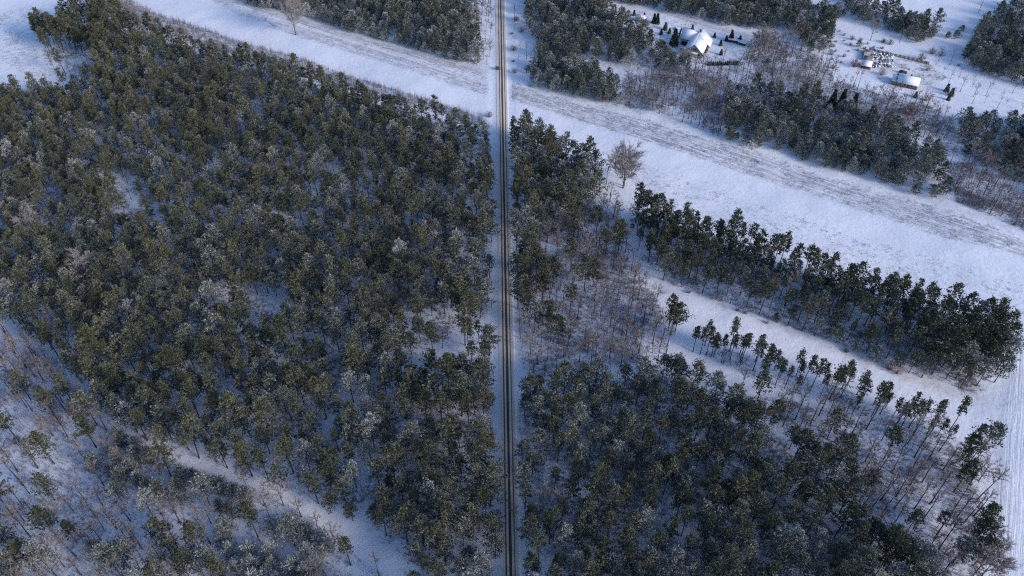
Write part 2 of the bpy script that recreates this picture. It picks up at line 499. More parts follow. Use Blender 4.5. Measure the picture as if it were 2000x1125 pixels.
        for x in mats:
            me.materials.append(M[x])
        if foliage:
            for nm, arr in (("tint", s.t), ("hue", s.h)):
                a = me.attributes.new(nm, 'FLOAT', 'POINT')
                a.data.foreach_set("value", np.concatenate(arr))
        me.update(calc_edges=True)
        return me


def link(name, me, parent=None):
    o = bpy.data.objects.new(name, me)
    COL.objects.link(o)
    if parent is not None:
        o.parent = parent
    return o


def part(name, mb, mats, parent, label=None):
    o = link(name, mb.mesh(name, mats if isinstance(mats, (list, tuple)) else [mats]), parent)
    if label:
        o["label"] = label
    return o


def thing(name, loc, label, cat, group=None, rz=0.0, me=None, scale=1.0):
    o = bpy.data.objects.new(name, me)
    COL.objects.link(o)
    o.location = loc
    o.rotation_euler = (0, 0, rz)
    if scale != 1.0:
        o.scale = (scale,) * 3 if not isinstance(scale, tuple) else scale
    o["label"], o["category"] = label, cat
    if group:
        o["group"] = group
    return o


# ------------------------------------------------------------------ plants
def stem_line(h, rg, bend=0.03, k=6):
    z = np.linspace(0, h, k)
    a = rg.uniform(0, 6.28)
    off = bend * h * (z / h) ** 1.6 * rg.uniform(0.2, 1.0)
    p = np.stack([off * math.cos(a) + rg.normal(0, 0.05, k), off * math.sin(a) + rg.normal(0, 0.05, k), z], 1)
    p[0, :2] = 0
    return p


def at_z(p, z):
    return np.stack([np.interp(z, p[:, 2], p[:, 0]), np.interp(z, p[:, 2], p[:, 1]), np.asarray(z, float)], -1)


def pine(h, cb, rad, seed, tint, hue, lod=1.0, bend=0.03):
    """tall Scots pine: bare leaning stem, crown of needle pads on short limbs -> trunk, crown"""
    rg = np.random.default_rng(seed)
    p = stem_line(h, rg, bend)
    tr = MB()
    r0 = 0.011 * h
    tr.tube(p, np.interp(p[:, 2], [0, h * 0.1, h * 0.7, h], [r0 * 1.25, r0, r0 * 0.55, 0.03]), 6, 0)
    zc = h * cb
    # dead snags under the crown
    nz = 10
    z = rg.uniform(zc * 0.55, zc * 1.02, nz); a = rg.uniform(0, 6.28, nz); l = rg.uniform(0.5, 1.5, nz)
    A = at_z(p, z)
    tr.hairs(A, A + np.stack([np.cos(a) * l, np.sin(a) * l, rg.uniform(-0.3, 0.2, nz)], 1), 0.035, rg, 0)
    cr = MB()
    nb = int((h - zc) * (1.9 + 0.62 * rad))
    t = (np.arange(nb) + rg.uniform(0, 1, nb)) / nb
    z = zc + t * (h - zc) * 0.98
    prof = (1 - t ** 1.35) ** 0.72 * (0.60 + 0.40 * np.minimum(1, t / 0.16))
    az = np.arange(nb) * 2.4 + rg.normal(0, 0.5, nb)
    sec = 1 + 0.28 * np.cos(az - rg.uniform(0, 6.28)) + 0.18 * np.cos(2 * az + rg.uniform(0, 6.28))
    r = rad * prof * sec * rg.uniform(0.55, 1.15, nb) + 0.15
    A = at_z(p, z)
    E = A + np.stack([np.cos(az) * r, np.sin(az) * r, r * rg.uniform(0.05, 0.45, nb)], 1)
    cr.hairs(A, E, 0.06, rg, 1)
    pads, dirs = [], []
    for fr, keep in ((0.42, 0.6), (0.72, 0.85), (1.0, 1.0)):
        sel = rg.random(nb) < keep
        pads.append((A + (E - A) * fr)[sel])
        d = (E - A)[sel]; d = d / (np.linalg.norm(d, axis=1)[:, None] + 1e-6)
        d[:, 2] += 0.55
        dirs.append(d)
    P, D = np.concatenate(pads), np.concatenate(dirs)
    q = 6 if lod >= 1 else 4
    kb = 10 if lod >= 1 else 7
    sc = 1.0 if lod >= 1 else 1.25
    C = np.repeat(P, q, 0) + rg.normal(0, 1, (len(P) * q, 3)) * np.array([0.44, 0.44, 0.24])
    DD = np.repeat(D, q, 0)
    cr.blades(C, DD, kb, 0.50 * sc, 0.088 * sc, 0.55, rg, 0, tint, hue, flat=0.35)
    return tr, cr


def young(h, rad, seed, tint, hue, lod=1.0):
    """bushy young pine, green nearly to the ground"""
    rg = np.random.default_rng(seed)
    p = stem_line(h, rg, 0.02)
    tr = MB()
    tr.tube(p, np.interp(p[:, 2], [0, h], [0.016 * h, 0.02]), 5, 0)
    cr = MB()
    nb = int(h * 7.0)
    t = (np.arange(nb) + rg.uniform(0, 1, nb)) / nb
    z = h * (0.08 + 0.90 * t)
    az = np.arange(nb) * 2.4 + rg.normal(0, 0.5, nb)
    sec = 1 + 0.2 * np.cos(az - rg.uniform(0, 6.28))
    r = rad * (1 - t ** 1.7) ** 0.8 * (0.65 + 0.35 * np.minimum(1, t / 0.18)) * sec * rg.uniform(0.6, 1.12, nb) + 0.1
    A = at_z(p, z)
    E = A + np.stack([np.cos(az) * r, np.sin(az) * r, r * rg.uniform(0.1, 0.5, nb)], 1)
    cr.hairs(A, E, 0.05, rg, 1)
    P = np.concatenate([A + (E - A) * 0.5, E, A + (E - A) * 0.8])
    D = np.concatenate([E - A] * 3); D = D / (np.linalg.norm(D, axis=1)[:, None] + 1e-6); D[:, 2] += 0.6
    q, kb, sc = (3, 5, 1.0) if lod >= 1 else (2, 4, 1.3)
    C = np.repeat(P, q, 0) + rg.normal(0, 1, (len(P) * q, 3)) * np.array([0.30, 0.30, 0.22])
    cr.blades(C, np.repeat(D, q, 0), kb, 0.50 * sc, 0.088 * sc, 0.5, rg, 0, tint, hue, flat=0.25)
    return tr, cr


def spruce(h, rad, seed, tint):
    rg = np.random.default_rng(seed)
    p = stem_line(h, rg, 0.01)
    tr = MB(); tr.tube(p, np.interp(p[:, 2], [0, h], [0.015 * h, 0.02]), 5, 0)
    cr = MB()
    nw = max(6, int(h * 1.5))
    A, E = [], []
    for i in range(nw):
        t = (i + 0.3) / nw
        n = 9 if t < 0.6 else 6
        z = h * (0.06 + 0.92 * t)
        az = np.arange(n) * 6.283 / n + rg.uniform(0, 6.28) + rg.normal(0, 0.15, n)
        r = rad * (1 - t) ** 0.9 * rg.uniform(0.8, 1.1, n) + 0.08
        a = at_z(p, np.full(n, z))
        A.append(a); E.append(a + np.stack([np.cos(az) * r, np.sin(az) * r, -0.22 * r], 1))
    A, E = np.concatenate(A), np.concatenate(E)
    cr.hairs(A, E, 0.05, rg, 1)
    P = np.concatenate([A + (E - A) * f for f in (0.35, 0.6, 0.85, 1.0)])
    D = np.concatenate([E - A] * 4); D /= np.linalg.norm(D, axis=1)[:, None] + 1e-6
    sc = min(1.0, 0.35 + h / 14)
    cr.blades(P, D, 5, 0.75 * sc, 0.16 * sc, 0.5, rg, 0, tint, 0.3, flat=0.6)
    return tr, cr


def bare(h, spread, clear, nl, seed, twigs=1.0, bend=0.03, up=0.8, vase=False):
    """leafless tree: trunk, limbs, branches and a haze of twigs -> trunk, crown (slots: limb, twig)"""
    rg = np.random.default_rng(seed)
    p = stem_line(h * 0.92, rg, bend)
    tr = MB()
    r0 = max(0.07, 0.0125 * h)
    tr.tube(p, np.interp(p[:, 2], [0, h * 0.08, h * 0.92], [r0 * 1.3, r0, 0.02]), 6, 0)
    cr = MB()
    hA, hB, hw = [], [], []
    zs = h * (clear + (0.86 - clear) * np.sort(rg.random(nl)))
    for i, z in enumerate(zs):
        b = at_z(p, z)
        az = i * 2.4 + rg.normal(0, 0.4)
        t = (z / h - clear) / (1 - clear)
        ln = spread * ((1.0 - 0.55 * t) if not vase else (1.0 - 0.40 * t ** 2.5)) * rg.uniform(0.75, 1.15)
        k = 5
        s = np.linspace(0, 1, k)
        rise = up * ln * rg.uniform(0.7, 1.3) * ((1.5 - 0.9 * t) if vase else 1.0)
        L = b + np.stack([np.cos(az) * ln * s, np.sin(az) * ln * s, rise * s ** 0.85], 1) + rg.normal(0, 0.05 * ln, (k, 3)) * s[:, None]
        rl = r0 * (0.50 - 0.25 * t)
        cr.tube(L, np.linspace(rl, 0.018, k), 4, 0)
        nb2 = int(7 * max(0.5, twigs)) + 2
        f = rg.uniform(0.25, 1.0, nb2)
        S = np.stack([np.interp(f, s, L[:, j]) for j in range(3)], 1)
        d0 = (L[-1] - L[0]) / (np.linalg.norm(L[-1] - L[0]) + 1e-6)
        d = d0 + rg.normal(0, 0.55, (nb2, 3)); d[:, 2] += 0.25
        d /= np.linalg.norm(d, axis=1)[:, None]
        l2 = ln * rg.uniform(0.25, 0.55, nb2)
        T = S + d * l2[:, None]
        hA.append(S); hB.append(T); hw.append(np.full(nb2, 0.060))
        nt = int(9 * twigs) + 1
        g = rg.uniform(0.2, 1.0, (nb2, nt))
        Q = (S[:, None] + (T - S)[:, None] * g[..., None]).reshape(-1, 3)
        dd = np.repeat(d, nt, 0) + rg.normal(0, 0.5, Q.shape); dd /= np.linalg.norm(dd, axis=1)[:, None]
        hA.append(Q); hB.append(Q + dd * (np.repeat(l2, nt) * rg.uniform(0.3, 0.75, len(Q)))[:, None]); hw.append(np.full(len(Q), 0.042))
    cr.hairs(np.concatenate(hA), np.concatenate(hB), np.concatenate(hw), rg, 1)
    return tr, cr


def bush(h, w, seed, n=46, tw=6):
    """shrub of many thin stems fanning out from the ground"""
    rg = np.random.default_rng(seed)
    mb = MB()
    az = rg.uniform(0, 6.28, n); rr = w * np.sqrt(rg.random(n))
    A = np.stack([np.cos(az) * rr * 0.25, np.sin(az) * rr * 0.25, np.zeros(n)], 1)
    top = h * (1 - 0.55 * (rr / w) ** 2) * rg.uniform(0.7, 1.05, n)
    B = np.stack([np.cos(az) * rr, np.sin(az) * rr, top], 1)
    mb.hairs(A, B, 0.05, rg, 0)
    g = rg.uniform(0.35, 1.0, (n, tw))
    Q = (A[:, None] + (B - A)[:, None] * g[..., None]).reshape(-1, 3)
    d = np.repeat((B - A) / np.linalg.norm(B - A, axis=1)[:, None], tw, 0) + rg.normal(0, 0.5, Q.shape)
    mb.hairs(Q, Q + d * h * 0.25 * rg.uniform(0.5, 1.2, (len(Q), 1)), 0.045, rg, 0)
    return mb


# ------------------------------------------------------------------ ground, fields, track, road
def build_ground():
    def axis(lo, hi, st):
        inner = np.arange(lo, hi + st, st)
        ext = np.array([4, 10, 20, 40, 80, 160, 320, 640, 1200, 1200], float).cumsum()
        return np.concatenate([lo - ext[::-1], inner, inner[-1] + ext])
    xs, ys = axis(-400, 400, 1.6), axis(60, 620, 1.6)
    X, Y = np.meshgrid(xs, ys, indexing='ij')
    jx = (vnoise(X, Y, 5, 21) - 0.5) * 5 + (vnoise(X, Y, 2.2, 22) - 0.5) * 2.5
    jy = (vnoise(X, Y, 5, 23) - 0.5) * 5 + (vnoise(X, Y, 2.2, 24) - 0.5) * 2.5
    Xj, Yj = X + jx, Y + jy
    Z = height(X, Y)
    rd, _ = roadx(X, Y)
    onroad = np.abs(rd) < 2.6
    Z = np.where(onroad, Z - 0.12, Z)
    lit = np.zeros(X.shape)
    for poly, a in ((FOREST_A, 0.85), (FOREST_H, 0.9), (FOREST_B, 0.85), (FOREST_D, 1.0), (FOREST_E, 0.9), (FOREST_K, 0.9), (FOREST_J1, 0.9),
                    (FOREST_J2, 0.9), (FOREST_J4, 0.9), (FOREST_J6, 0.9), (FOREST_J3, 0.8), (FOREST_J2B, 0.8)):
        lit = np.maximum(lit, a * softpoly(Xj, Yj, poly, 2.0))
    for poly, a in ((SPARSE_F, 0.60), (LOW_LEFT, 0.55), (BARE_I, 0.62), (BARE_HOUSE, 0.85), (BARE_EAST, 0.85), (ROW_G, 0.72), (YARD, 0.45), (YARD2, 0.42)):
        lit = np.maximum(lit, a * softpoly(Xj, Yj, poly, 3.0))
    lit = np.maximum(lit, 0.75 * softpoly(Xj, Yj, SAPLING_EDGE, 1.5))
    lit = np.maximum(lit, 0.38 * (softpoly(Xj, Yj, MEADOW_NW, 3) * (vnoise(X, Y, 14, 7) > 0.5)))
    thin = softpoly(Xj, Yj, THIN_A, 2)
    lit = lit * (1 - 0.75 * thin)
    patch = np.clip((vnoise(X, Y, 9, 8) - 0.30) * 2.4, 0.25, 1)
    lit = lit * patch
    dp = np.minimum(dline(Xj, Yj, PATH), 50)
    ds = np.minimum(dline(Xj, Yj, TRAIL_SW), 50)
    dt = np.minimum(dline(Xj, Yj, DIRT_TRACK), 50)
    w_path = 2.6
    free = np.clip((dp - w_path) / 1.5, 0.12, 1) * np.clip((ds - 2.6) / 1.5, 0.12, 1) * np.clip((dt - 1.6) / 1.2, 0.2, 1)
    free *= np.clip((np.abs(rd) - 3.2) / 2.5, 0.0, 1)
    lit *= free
    # the thin line of dead grass across the field
    dg = dline(X + jx * 0.3, Y + jy * 0.3, [G(1168, 290), G(1215, 305), G(1262, 322), G(1350, 348), G(1395, 360), G(1440, 388), G(1560, 432), G(1700, 480), G(1850, 522), G(2000, 560)])
    lit = np.maximum(lit, 0.62 * np.clip(1.4 - dg / 1.0, 0, 1))
    lowf = GP([(1168, 290), (1440, 388), (2000, 560), (2060, 640), (1960, 610), (1700, 555), (1480, 480), (1270, 400)])
    lit = np.maximum(lit, 0.34 * softpoly(Xj, Yj, lowf, 3))
    stub = np.maximum(softpoly(X + jx * .5, Y + jy * .5, STUBBLE_R, 1.6), 0.8 * softpoly(X + jx * .5, Y + jy * .5, STUBBLE_L, 1.6))
    tl = dline(X, Y, [G(470, 14), G(610, 58), G(760, 102), G(900, 142), G(946, 160)])
    stub *= np.clip((tl - 0.8) / 0.8, 0.1, 1)
    te = dline(X, Y, [G(1000, 160), G(1060, 182), G(1200, 218), G(1290, 242), G(1450, 290), G(1600, 338), G(1800, 394), G(2000, 464)])
    stub *= np.clip((te - 1.0) / 1.0, 0.0, 1)
    for k in range(5):      # tractor arcs
        c = G(1700 + 20 * k, 520) if k < 0 else G(1350 + k * 130, 345 + k * 44)
        ra = 9 + 2 * k
        dd = np.abs(np.hypot(X - c[0], Y - c[1]) - ra)
        side = (Y - c[1]) > 1
        stub *= np.where(side, np.clip(dd / 0.7, 0.35, 1), 1)
    tan = np.zeros(X.shape)
    for line, w, a in (([G(480, -2), G(600, 34), G(700, 70), G(800, 97), G(870, 116), G(940, 134)], 5.5, 0.75),
                       ([G(1286, 566), G(1400, 592), G(1500, 632), G(1600, 672), G(1700, 706), G(1800, 745), G(1905, 772)], 3.2, 0.75),
                       ([G(1040, 166), G(1110, 188), G(1212, 208), G(1290, 232), G(1330, 244)], 2.6, 0.8),
                       ([G(1120, 108), G(1200, 125), G(1290, 142), G(1340, 150)], 3.5, 0.8),
                       ([G(1200, 5), G(1300, 26), G(1430, 60), G(1480, 72)], 3.5, 0.7),
                       ([G(1412, 276), G(1470, 298), G(1600, 322), G(1770, 376), G(1830, 396), G(1960, 440)], 2.4, 0.45),
                       ([G(1955, 790), G(1952, 900), G(1945, 1000), G(1945, 1125)], 3.5, 0.4)):
        tan = np.maximum(tan, a * np.clip(1.4 - dline(Xj, Yj, line) / w, 0, 1))
    tan = np.maximum(tan, 0.55 * softpoly(Xj, Yj, BARE_HOUSE, 4) * (vnoise(X, Y, 12, 9) > 0.45))
    tan = np.maximum(tan, 0.35 * softpoly(Xj, Yj, YARD2, 2))
    tan = np.maximum(tan, 0.30 * (np.abs(np.abs(rd) - 3.2) < 0.9))
    tan *= np.clip((dp - 1.2) / 1.5, 0.1, 1)
    fur = softpoly(X, Y, EAST_FIELD, 1.5)
    et = np.zeros(X.shape)
    # object split: whole cells of one and the same grid
    cx, cy = (X[:-1, :-1] + X[1:, 1:]) / 2, (Y[:-1, :-1] + Y[1:, 1:]) / 2
    cls = np.zeros(cx.shape, int)
    cls[inside(cx, cy, FIELD)] = 1
    cls[inside(cx, cy, EAST_FIELD)] = 1
    cls[inside(cx, cy, NE_FIELD)] = 1
    cls[inside(cx, cy, STUBBLE_R) | inside(cx, cy, STUBBLE_L)] = 2
    cls[(dline(cx, cy, PATH) < 3.0) | (dline(cx, cy, TRAIL_SW) < 2.6)] = 3
    nx, ny = X.shape
    idx = np.arange(nx * ny).reshape(nx, ny)
    quads = np.stack([idx[:-1, :-1], idx[1:, :-1], idx[1:, 1:], idx[:-1, 1:]], -1)
    V = np.stack([X, Y, Z], -1).reshape(-1, 3)
    for c, nm in enumerate(("snowy_ground", "snow_field", "stubble_field", "forest_path")):
        q = quads[cls == c].reshape(-1, 4)
        u, inv = np.unique(q.ravel(), return_inverse=True)
        me = bpy.data.meshes.new(nm)
        me.vertices.add(len(u)); me.vertices.foreach_set("co", V[u].astype(np.float32).ravel())
        me.loops.add(len(inv)); me.loops.foreach_set("vertex_index", inv.astype(np.int32))
        me.polygons.add(len(q))
        me.polygons.foreach_set("loop_start", np.arange(0, len(inv), 4, dtype=np.int32))
        me.polygons.foreach_set("loop_total", np.full(len(q), 4, np.int32))
        me.polygons.foreach_set("use_smooth", np.ones(len(q), bool))
        me.materials.append(M["ground"])
        for an, arr in (("litter", lit), ("stubble", stub), ("tan", tan), ("furrow", fur)):
            a = me.attributes.new(an, 'FLOAT', 'POINT')
            a.data.foreach_set("value", arr.ravel()[u].astype(np.float32))
        me.update(calc_edges=True)
        o = link(nm, me)
        o["kind"] = "structure"


build_ground()

# the road: a crowned strip with low banks of ploughed slush, its own x across and y along
rd_len = 1500.0
prof = [(-3.5, -0.2), (-3.1, 0.05), (-2.5, 0.03), (-1.2, 0.05), (0, 0.07), (1.2, 0.05), (2.5, 0.03), (3.1, 0.05), (3.5, -0.2)]
mb = MB()
ns = 150
yy = np.linspace(-300, rd_len - 300, ns)
v = np.array([[(x, y, z) for x, z in prof] for y in yy]).reshape(-1, 3)
k = len(prof)
mb.add(v, [(i * k + j, i * k + j + 1, (i + 1) * k + j + 1, (i + 1) * k + j) for i in range(ns - 1) for j in range(k - 1)])
road = link("road", mb.mesh("road", ["road"]))
road.location = (ROAD0[0], ROAD0[1], 0.02)
road.rotation_euler = (0, 0, -math.atan2(RDIR[0], RDIR[1]))
road["kind"] = "structure"

# ------------------------------------------------------------------ variants
LOOKS_P = ["olive broad-crowned", "narrow dark-green", "frosted grey-green", "tall olive", "lopsided dark", "snow-dusted full", "thin-crowned", "round olive",
           "heavily frosted", "high-crowned green", "bent olive", "deep-crowned dusky", "tuft-topped slender", "small-crowned thin"]
SPEC_P = [  # h, crown base, radius, tint, hue, bend
    (18.5, .38, 4.7, .40, .80, .02), (18, .42, 3.2, .15, .30, .02), (17.5, .38, 4.5, .80, .45, .03), (20, .42, 4.5, .30, .90, .03),
    (18.5, .40, 4.3, .15, .25, .05), (16.5, .34, 4.9, .65, .60, .03), (19, .54, 2.8, .35, .55, .04), (16, .36, 4.5, .40, 1.0, .02),
    (17.5, .38, 4.7, 1.0, .35, .04), (19.5, .52, 3.0, .25, .60, .03), (18, .40, 4.3, .45, .85, .08), (19, .31, 4.3, .45, .35, .02),
    (18.5, .54, 1.25, .30, .70, .03), (16, .50, 1.4, .40, .50, .03)]
LOOKS_Y = ["bushy blue-green", "round frosted", "pointed dark", "wide dusty-green", "small dense", "olive-tipped", "frost-grey", "tall bushy"]
SPEC_Y = [(9.5, 3.1, .6, .25), (8, 3.0, .95, .30), (10.5, 2.8, .35, .15), (8.5, 3.5, .70, .45), (5.5, 2.3, .5, .35), (9.5, 3.1, .5, .85), (7.5, 2.8, 1.15, .25), (11, 3.3, .6, .50)]
PV, PVL, YV, YVL = [], [], [], []
for i, (h, cb, rad, ti, hu, be) in enumerate(SPEC_P):
    tr, cr = pine(h, cb, rad, 100 + i, ti, hu, 1.0, be)
    PV.append((tr.mesh("trunk", ["bark"]), cr.mesh("crown", ["pine", "bark"], True), h))
    PVL.append(pine(h, cb, rad, 100 + i, ti, hu, 0.6, be) + (h,))
for i, (h, rad, ti, hu) in enumerate(SPEC_Y):
    tr, cr = young(h, rad, 200 + i, ti, hu)
    YV.append((tr.mesh("trunk", ["bark"]), cr.mesh("crown", ["young", "bark"], True), h))
    YVL.append(young(h, rad, 200 + i, ti, hu, 0.6) + (h,))
# leafless kinds: slim, birch-like, spreading, forked
LOOKS_B = ["slim leafless", "thin dark-stemmed", "reddish-twigged", "spreading pale-limbed", "tall slender", "rusty-topped", "low forked", "wide-crowned grey"]
SPEC_B = [(15, 2.3, .45, 11, 1.3, .05, 1.0, "darkwood", "twig"), (17, 2.0, .55, 10, 1.1, .07, 1.1, "darkwood", "twig"), (14, 2.1, .40, 11, 1.0, .04, .9, "palewood", "redtwig"),
          (14, 4.2, .28, 14, 1.2, .04, 1.0, "palewood", "twig"), (18, 2.4, .52, 11, 1.2, .06, 1.1, "darkwood", "twig"), (13, 1.8, .45, 10, 1.1, .05, 1.1, "darkwood", "redtwig"),
          (9, 2.6, .22, 9, .9, .05, .8, "darkwood", "twig"), (14.5, 5.0, .10, 26, 2.0, .03, 1.1, "palewood", "palegrey")]
BV, BVL = [], []
for i, (h, sp, cl, nl, tw, be, up, wm, tm) in enumerate(SPEC_B):
    tr, cr = bare(h, sp, cl, nl, 300 + i, tw, be, up, i == 7)
    BV.append((tr.mesh("trunk", ["darkwood"]), cr.mesh("crown", [wm, tm]), h))
    tr, cr = bare(h, sp, cl, nl, 300 + i, tw * 0.6, be, up, i == 7)
    BVL.append((tr, cr, h))
UV = []
LOOKS_U = ["grey twiggy", "rusty red", "low frosted", "dark tangled"]
for i, (h, w, mm) in enumerate([(2.2, 1.6, "brush"), (2.6, 1.9, "redtwig"), (1.3, 1.3, "brush"), (1.8, 1.4, "darkwood")]):
    UV.append((bush(h, w, 400 + i).mesh("bush", [mm]), h))

# ------------------------------------------------------------------ scattering
GRID = {}


def free_at(x, y, d):
    gi, gj = int(x // 4), int(y // 4)
    rr = int(d // 4) + 1
    for a in range(gi - rr, gi + rr + 1):
        for b in range(gj - rr, gj + rr + 1):
            for (px, py, pd) in GRID.get((a, b), ()):
                if (px - x) ** 2 + (py - y) ** 2 < ((d + pd) / 2) ** 2:
                    return False
    return True


def put(x, y, d):
    GRID.setdefault((int(x // 4), int(y // 4)), []).append((x, y, d))


HOUSE_C = G(1371, 82)
BLOCK = [(*HOUSE_C, 15), (*G(1352, 68), 9), (*G(1768, 163), 9), (*G(1691, 124), 5), (*G(1438, 78), 6), (*G(1249, 38), 4), (*G(1325, 57), 3), (*G(1762, 140), 4), (*G(1812, 184), 10), (*G(1796, 176), 7), (*G(1722, 120), 6)]
PINES, YOUNGS, BARES, BUSHES = [], [], [], []


def allowed(x, y, margin):
    rd, _ = roadx(x, y)
    if abs(rd) < 4.2 + margin:
        return False
    if dline(np.array([x]), np.array([y]), PATH)[0] < 2.2 + margin * .6 or dline(np.array([x]), np.array([y]), TRAIL_SW)[0] < 1.4 + margin * .3:
        return False
    if dline(np.array([x]), np.array([y]), DIRT_TRACK)[0] < 1.6:
        return False
    return all((x - a) ** 2 + (y - b) ** 2 > (c + margin) ** 2 for a, b, c in BLOCK)


def scatter(poly, d, zone, out, kinds, jitter=1.0, margin=0.6, smin=0.85, smax=1.12, keep=None, cap=4000, seed=0, sfun=None):
    rg = np.random.default_rng(seed + 77)
    lo, hi = poly.min(0), poly.max(0)
    lo = np.maximum(lo, (-330, 95)); hi = np.minimum(hi, (330, 560))
    n = int((hi[0] - lo[0]) * (hi[1] - lo[1]) / (d * d) * 6)
    xs = rg.uniform(lo[0], hi[0], n); ys = rg.uniform(lo[1], hi[1], n)
    ok = inside(xs, ys, poly)
    if keep is not None:
        ok &= rg.random(n) < keep(xs, ys)
    c = 0
    for x, y in zip(xs[ok], ys[ok]):
        dd = d * rg.uniform(0.75, 1.25) * (sfun(x, y) if sfun else 1.0)
        if free_at(x, y, dd) and allowed(x, y, margin):
            put(x, y, dd)
            out.append(dict(x=x, y=y, v=int(rg.choice(kinds)), s=rg.uniform(smin, smax) * (sfun(x, y) if sfun else 1.0), sz=rg.uniform(.84, 1.16), rz=rg.uniform(0, 6.28), tx=rg.normal(0, 0.02), ty=rg.normal(0, 0.02), zone=zone, own=False))
            c += 1
            if c >= cap:
                break


def at(out, zone, pts, kinds, d=2.0, smin=0.9, smax=1.1, own=True):
    for q in pts:
        px, py = q[:2]
        if zone == "thin row under the path":
            px, py = px + rng.normal(0, 4), py + rng.normal(3, 9)
        x, y = G(px, py)
        v = q[2] if len(q) > 2 else int(rng.choice(kinds))
        s = q[3] if len(q) > 3 else rng.uniform(smin, smax)
        put(x, y, d)
        out.append(dict(x=x, y=y, v=v, s=s, sz=rng.uniform(.88, 1.12), rz=rng.uniform(0, 6.28), tx=rng.normal(0, 0.015), ty=rng.normal(0, 0.015), zone=zone, own=own))


P_ALL = list(range(12))
# explicit, standing apart in the photograph (base of the trunk in photo pixels)
at(PINES, "thin row under the path", [(1353, 674, 12), (1367, 684, 12), (1380, 688, 12), (1394, 692, 13), (1399, 696, 13), (1410, 690, 13), (1420, 697, 12), (1428, 690, 12), (1442, 701, 12, .95), (1450, 704, 12),
     (1473, 709, 12, .9), (1481, 726, 13), (1488, 728, 12), (1497, 716, 13), (1510, 727, 13), (1520, 738, 13), (1538, 742, 12), (1549, 740, 13), (1559, 744, 12), (1580, 752, 13), (1600, 760, 12), (1607, 748, 13),
     (1624, 759, 13), (1636, 762, 12), (1655, 760, 13), (1700, 802, 13), (1712, 800, 12), (1722, 806, 12), (1737, 811, 13), (1748, 822, 13), (1757, 828, 13), (1772, 836, 13), (1808, 848, 13), (1817, 847, 12),
     (1825, 852, 13), (1853, 845, 12), (1883, 868, 13), (1890, 872, 12), (1906, 879, 2, 1.15)], P_ALL, smin=.66, smax=1.04)
at(PINES, "rest of the row", [], P_ALL)
at(PINES, "bare clearing", [(1060, 560, 1), (1048, 540, 0), (1058, 590, 4), (1115, 531, 9), (1141, 567, 11, 1.05), (1158, 560, 11, .9), (1178, 507, 9), (1200, 497, 0), (1207, 493, 6), (1112, 617, 6), (1120, 470, 0),
     (1030, 620, 0), (1018, 575, 5), (1043, 650, 8), (1060, 590, 6), (1310, 655, 3, .9), (1318, 650, 7), (1305, 645, 9), (1070, 650, 1), (1090, 672, 4), (1080, 560, 1), (1165, 450, 4), (1245, 425, 1), (1250, 440, 6)], P_ALL)
at(PINES, "bare wood by the east field", [(1830, 1030, 7, .6), (1690, 960, 0, .8), (1640, 905, 0), (1900, 1105, 7, 1.05), (1888, 1075, 4), (1860, 1100, 2), (1895, 1050, 3), (1875, 900, 4, .8), (1720, 1095, 0, 1.1), (1737, 1094, 5, 1.05),
     (1690, 1082, 4), (1640, 1000, 11), (1875, 912, 11, .6)], P_ALL)
at(PINES, "thin wood by the snow trail", [(310, 800, 11, .95), (235, 770, 0), (190, 830, 5), (60, 780, 0), (110, 815, 0, .9), (150, 800, 6), (345, 1100, 0), (330, 1060, 10), (395, 1080, 0), (420, 1125, 8), (375, 1135, 4), (30, 1080, 5),
     (10, 1040, 4), (45, 1135, 2), (110, 1125, 8, 1.1), (70, 1110, 0), (230, 1115, 8), (255, 1112, 5), (205, 1100, 8, .8), (150, 1060, 4, .7), (320, 1150, 7), (290, 1160, 8), (440, 1150, 0), (20, 1000, 4)], P_ALL)
at(PINES, "meadow corner", [(100, 92, 1), (95, 88, 9), (116, 93, 0), (122, 90, 6), (150, 98, 7), (162, 104, 4), (138, 88, 6), (148, 92, 9), (166, 100, 0, .9), (178, 96, 7, .9), (192, 110, 4, .9), (208, 100, 0), (224, 84, 3), (172, 76, 11, .9), (200, 72, 0, .9), (216, 58, 4), (238, 44, 7), (84, 84, 1), (78, 80, 9, .9), (128, 84, 11, .8), (128, 145, 6), (195, 118, 1), (205, 122, 4)], P_ALL)
at(PINES, "road verge left", [(949, 906, 3), (958, 985, 5), (945, 820, 0), (962, 1060, 0, .9), (968, 1090, 5, .8), (905, 1065, 5, 1.1), (925, 1050, 7, 1.15), (700, 745, 0, 1.15), (632, 715, 4), (846, 690, 3), (692, 748, 11)], P_ALL)
at(BARES, "field", [(578, 68, 7, 1.6), (1217, 366, 7, 1.6), (1219, 362, 3, 1.3), (1191, 393, 6, 1.5), (1184, 360, 1), (1171, 372, 1), (1222, 350, 7, 1.0)], [3])
at(BARES, "bare clearing", [(1173, 619, 3, 1.1), (1147, 690, 3, .9), (1190, 700, 3, .95), (1213, 540, 2), (1088, 500, 3, 1.0), (1105, 520, 3, .8), (1172, 560, 3, .7)], [3])
at(BARES, "thick of the woods", [(180, 555, 7, 1.05), (85, 490, 3, 1.0), (70, 470, 7, .9), (415, 475, 2), (100, 660, 2), (120, 665, 2), (15, 660, 2), (195, 690, 2), (30, 690, 2), (70, 720, 2), (215, 115, 3, .9), (180, 85, 3, 1.0),
     (300, 60, 3), (380, 125, 3), (385, 115, 2, .9), (215, 60, 2), (1550, 1020, 3, 1.0), (1095, 1000, 3), (1060, 1000, 3), (1070, 1025, 3, .8), (1340, 1030, 2, .7), (1290, 890, 3, .7), (25, 1130, 3), (1003, 1010, 3, .5), (950, 1110, 3, .6), (960, 600, 6),
     (865, 680, 2, .7), (805, 720, 2, .6), (560, 180, 2, .8)], [3])
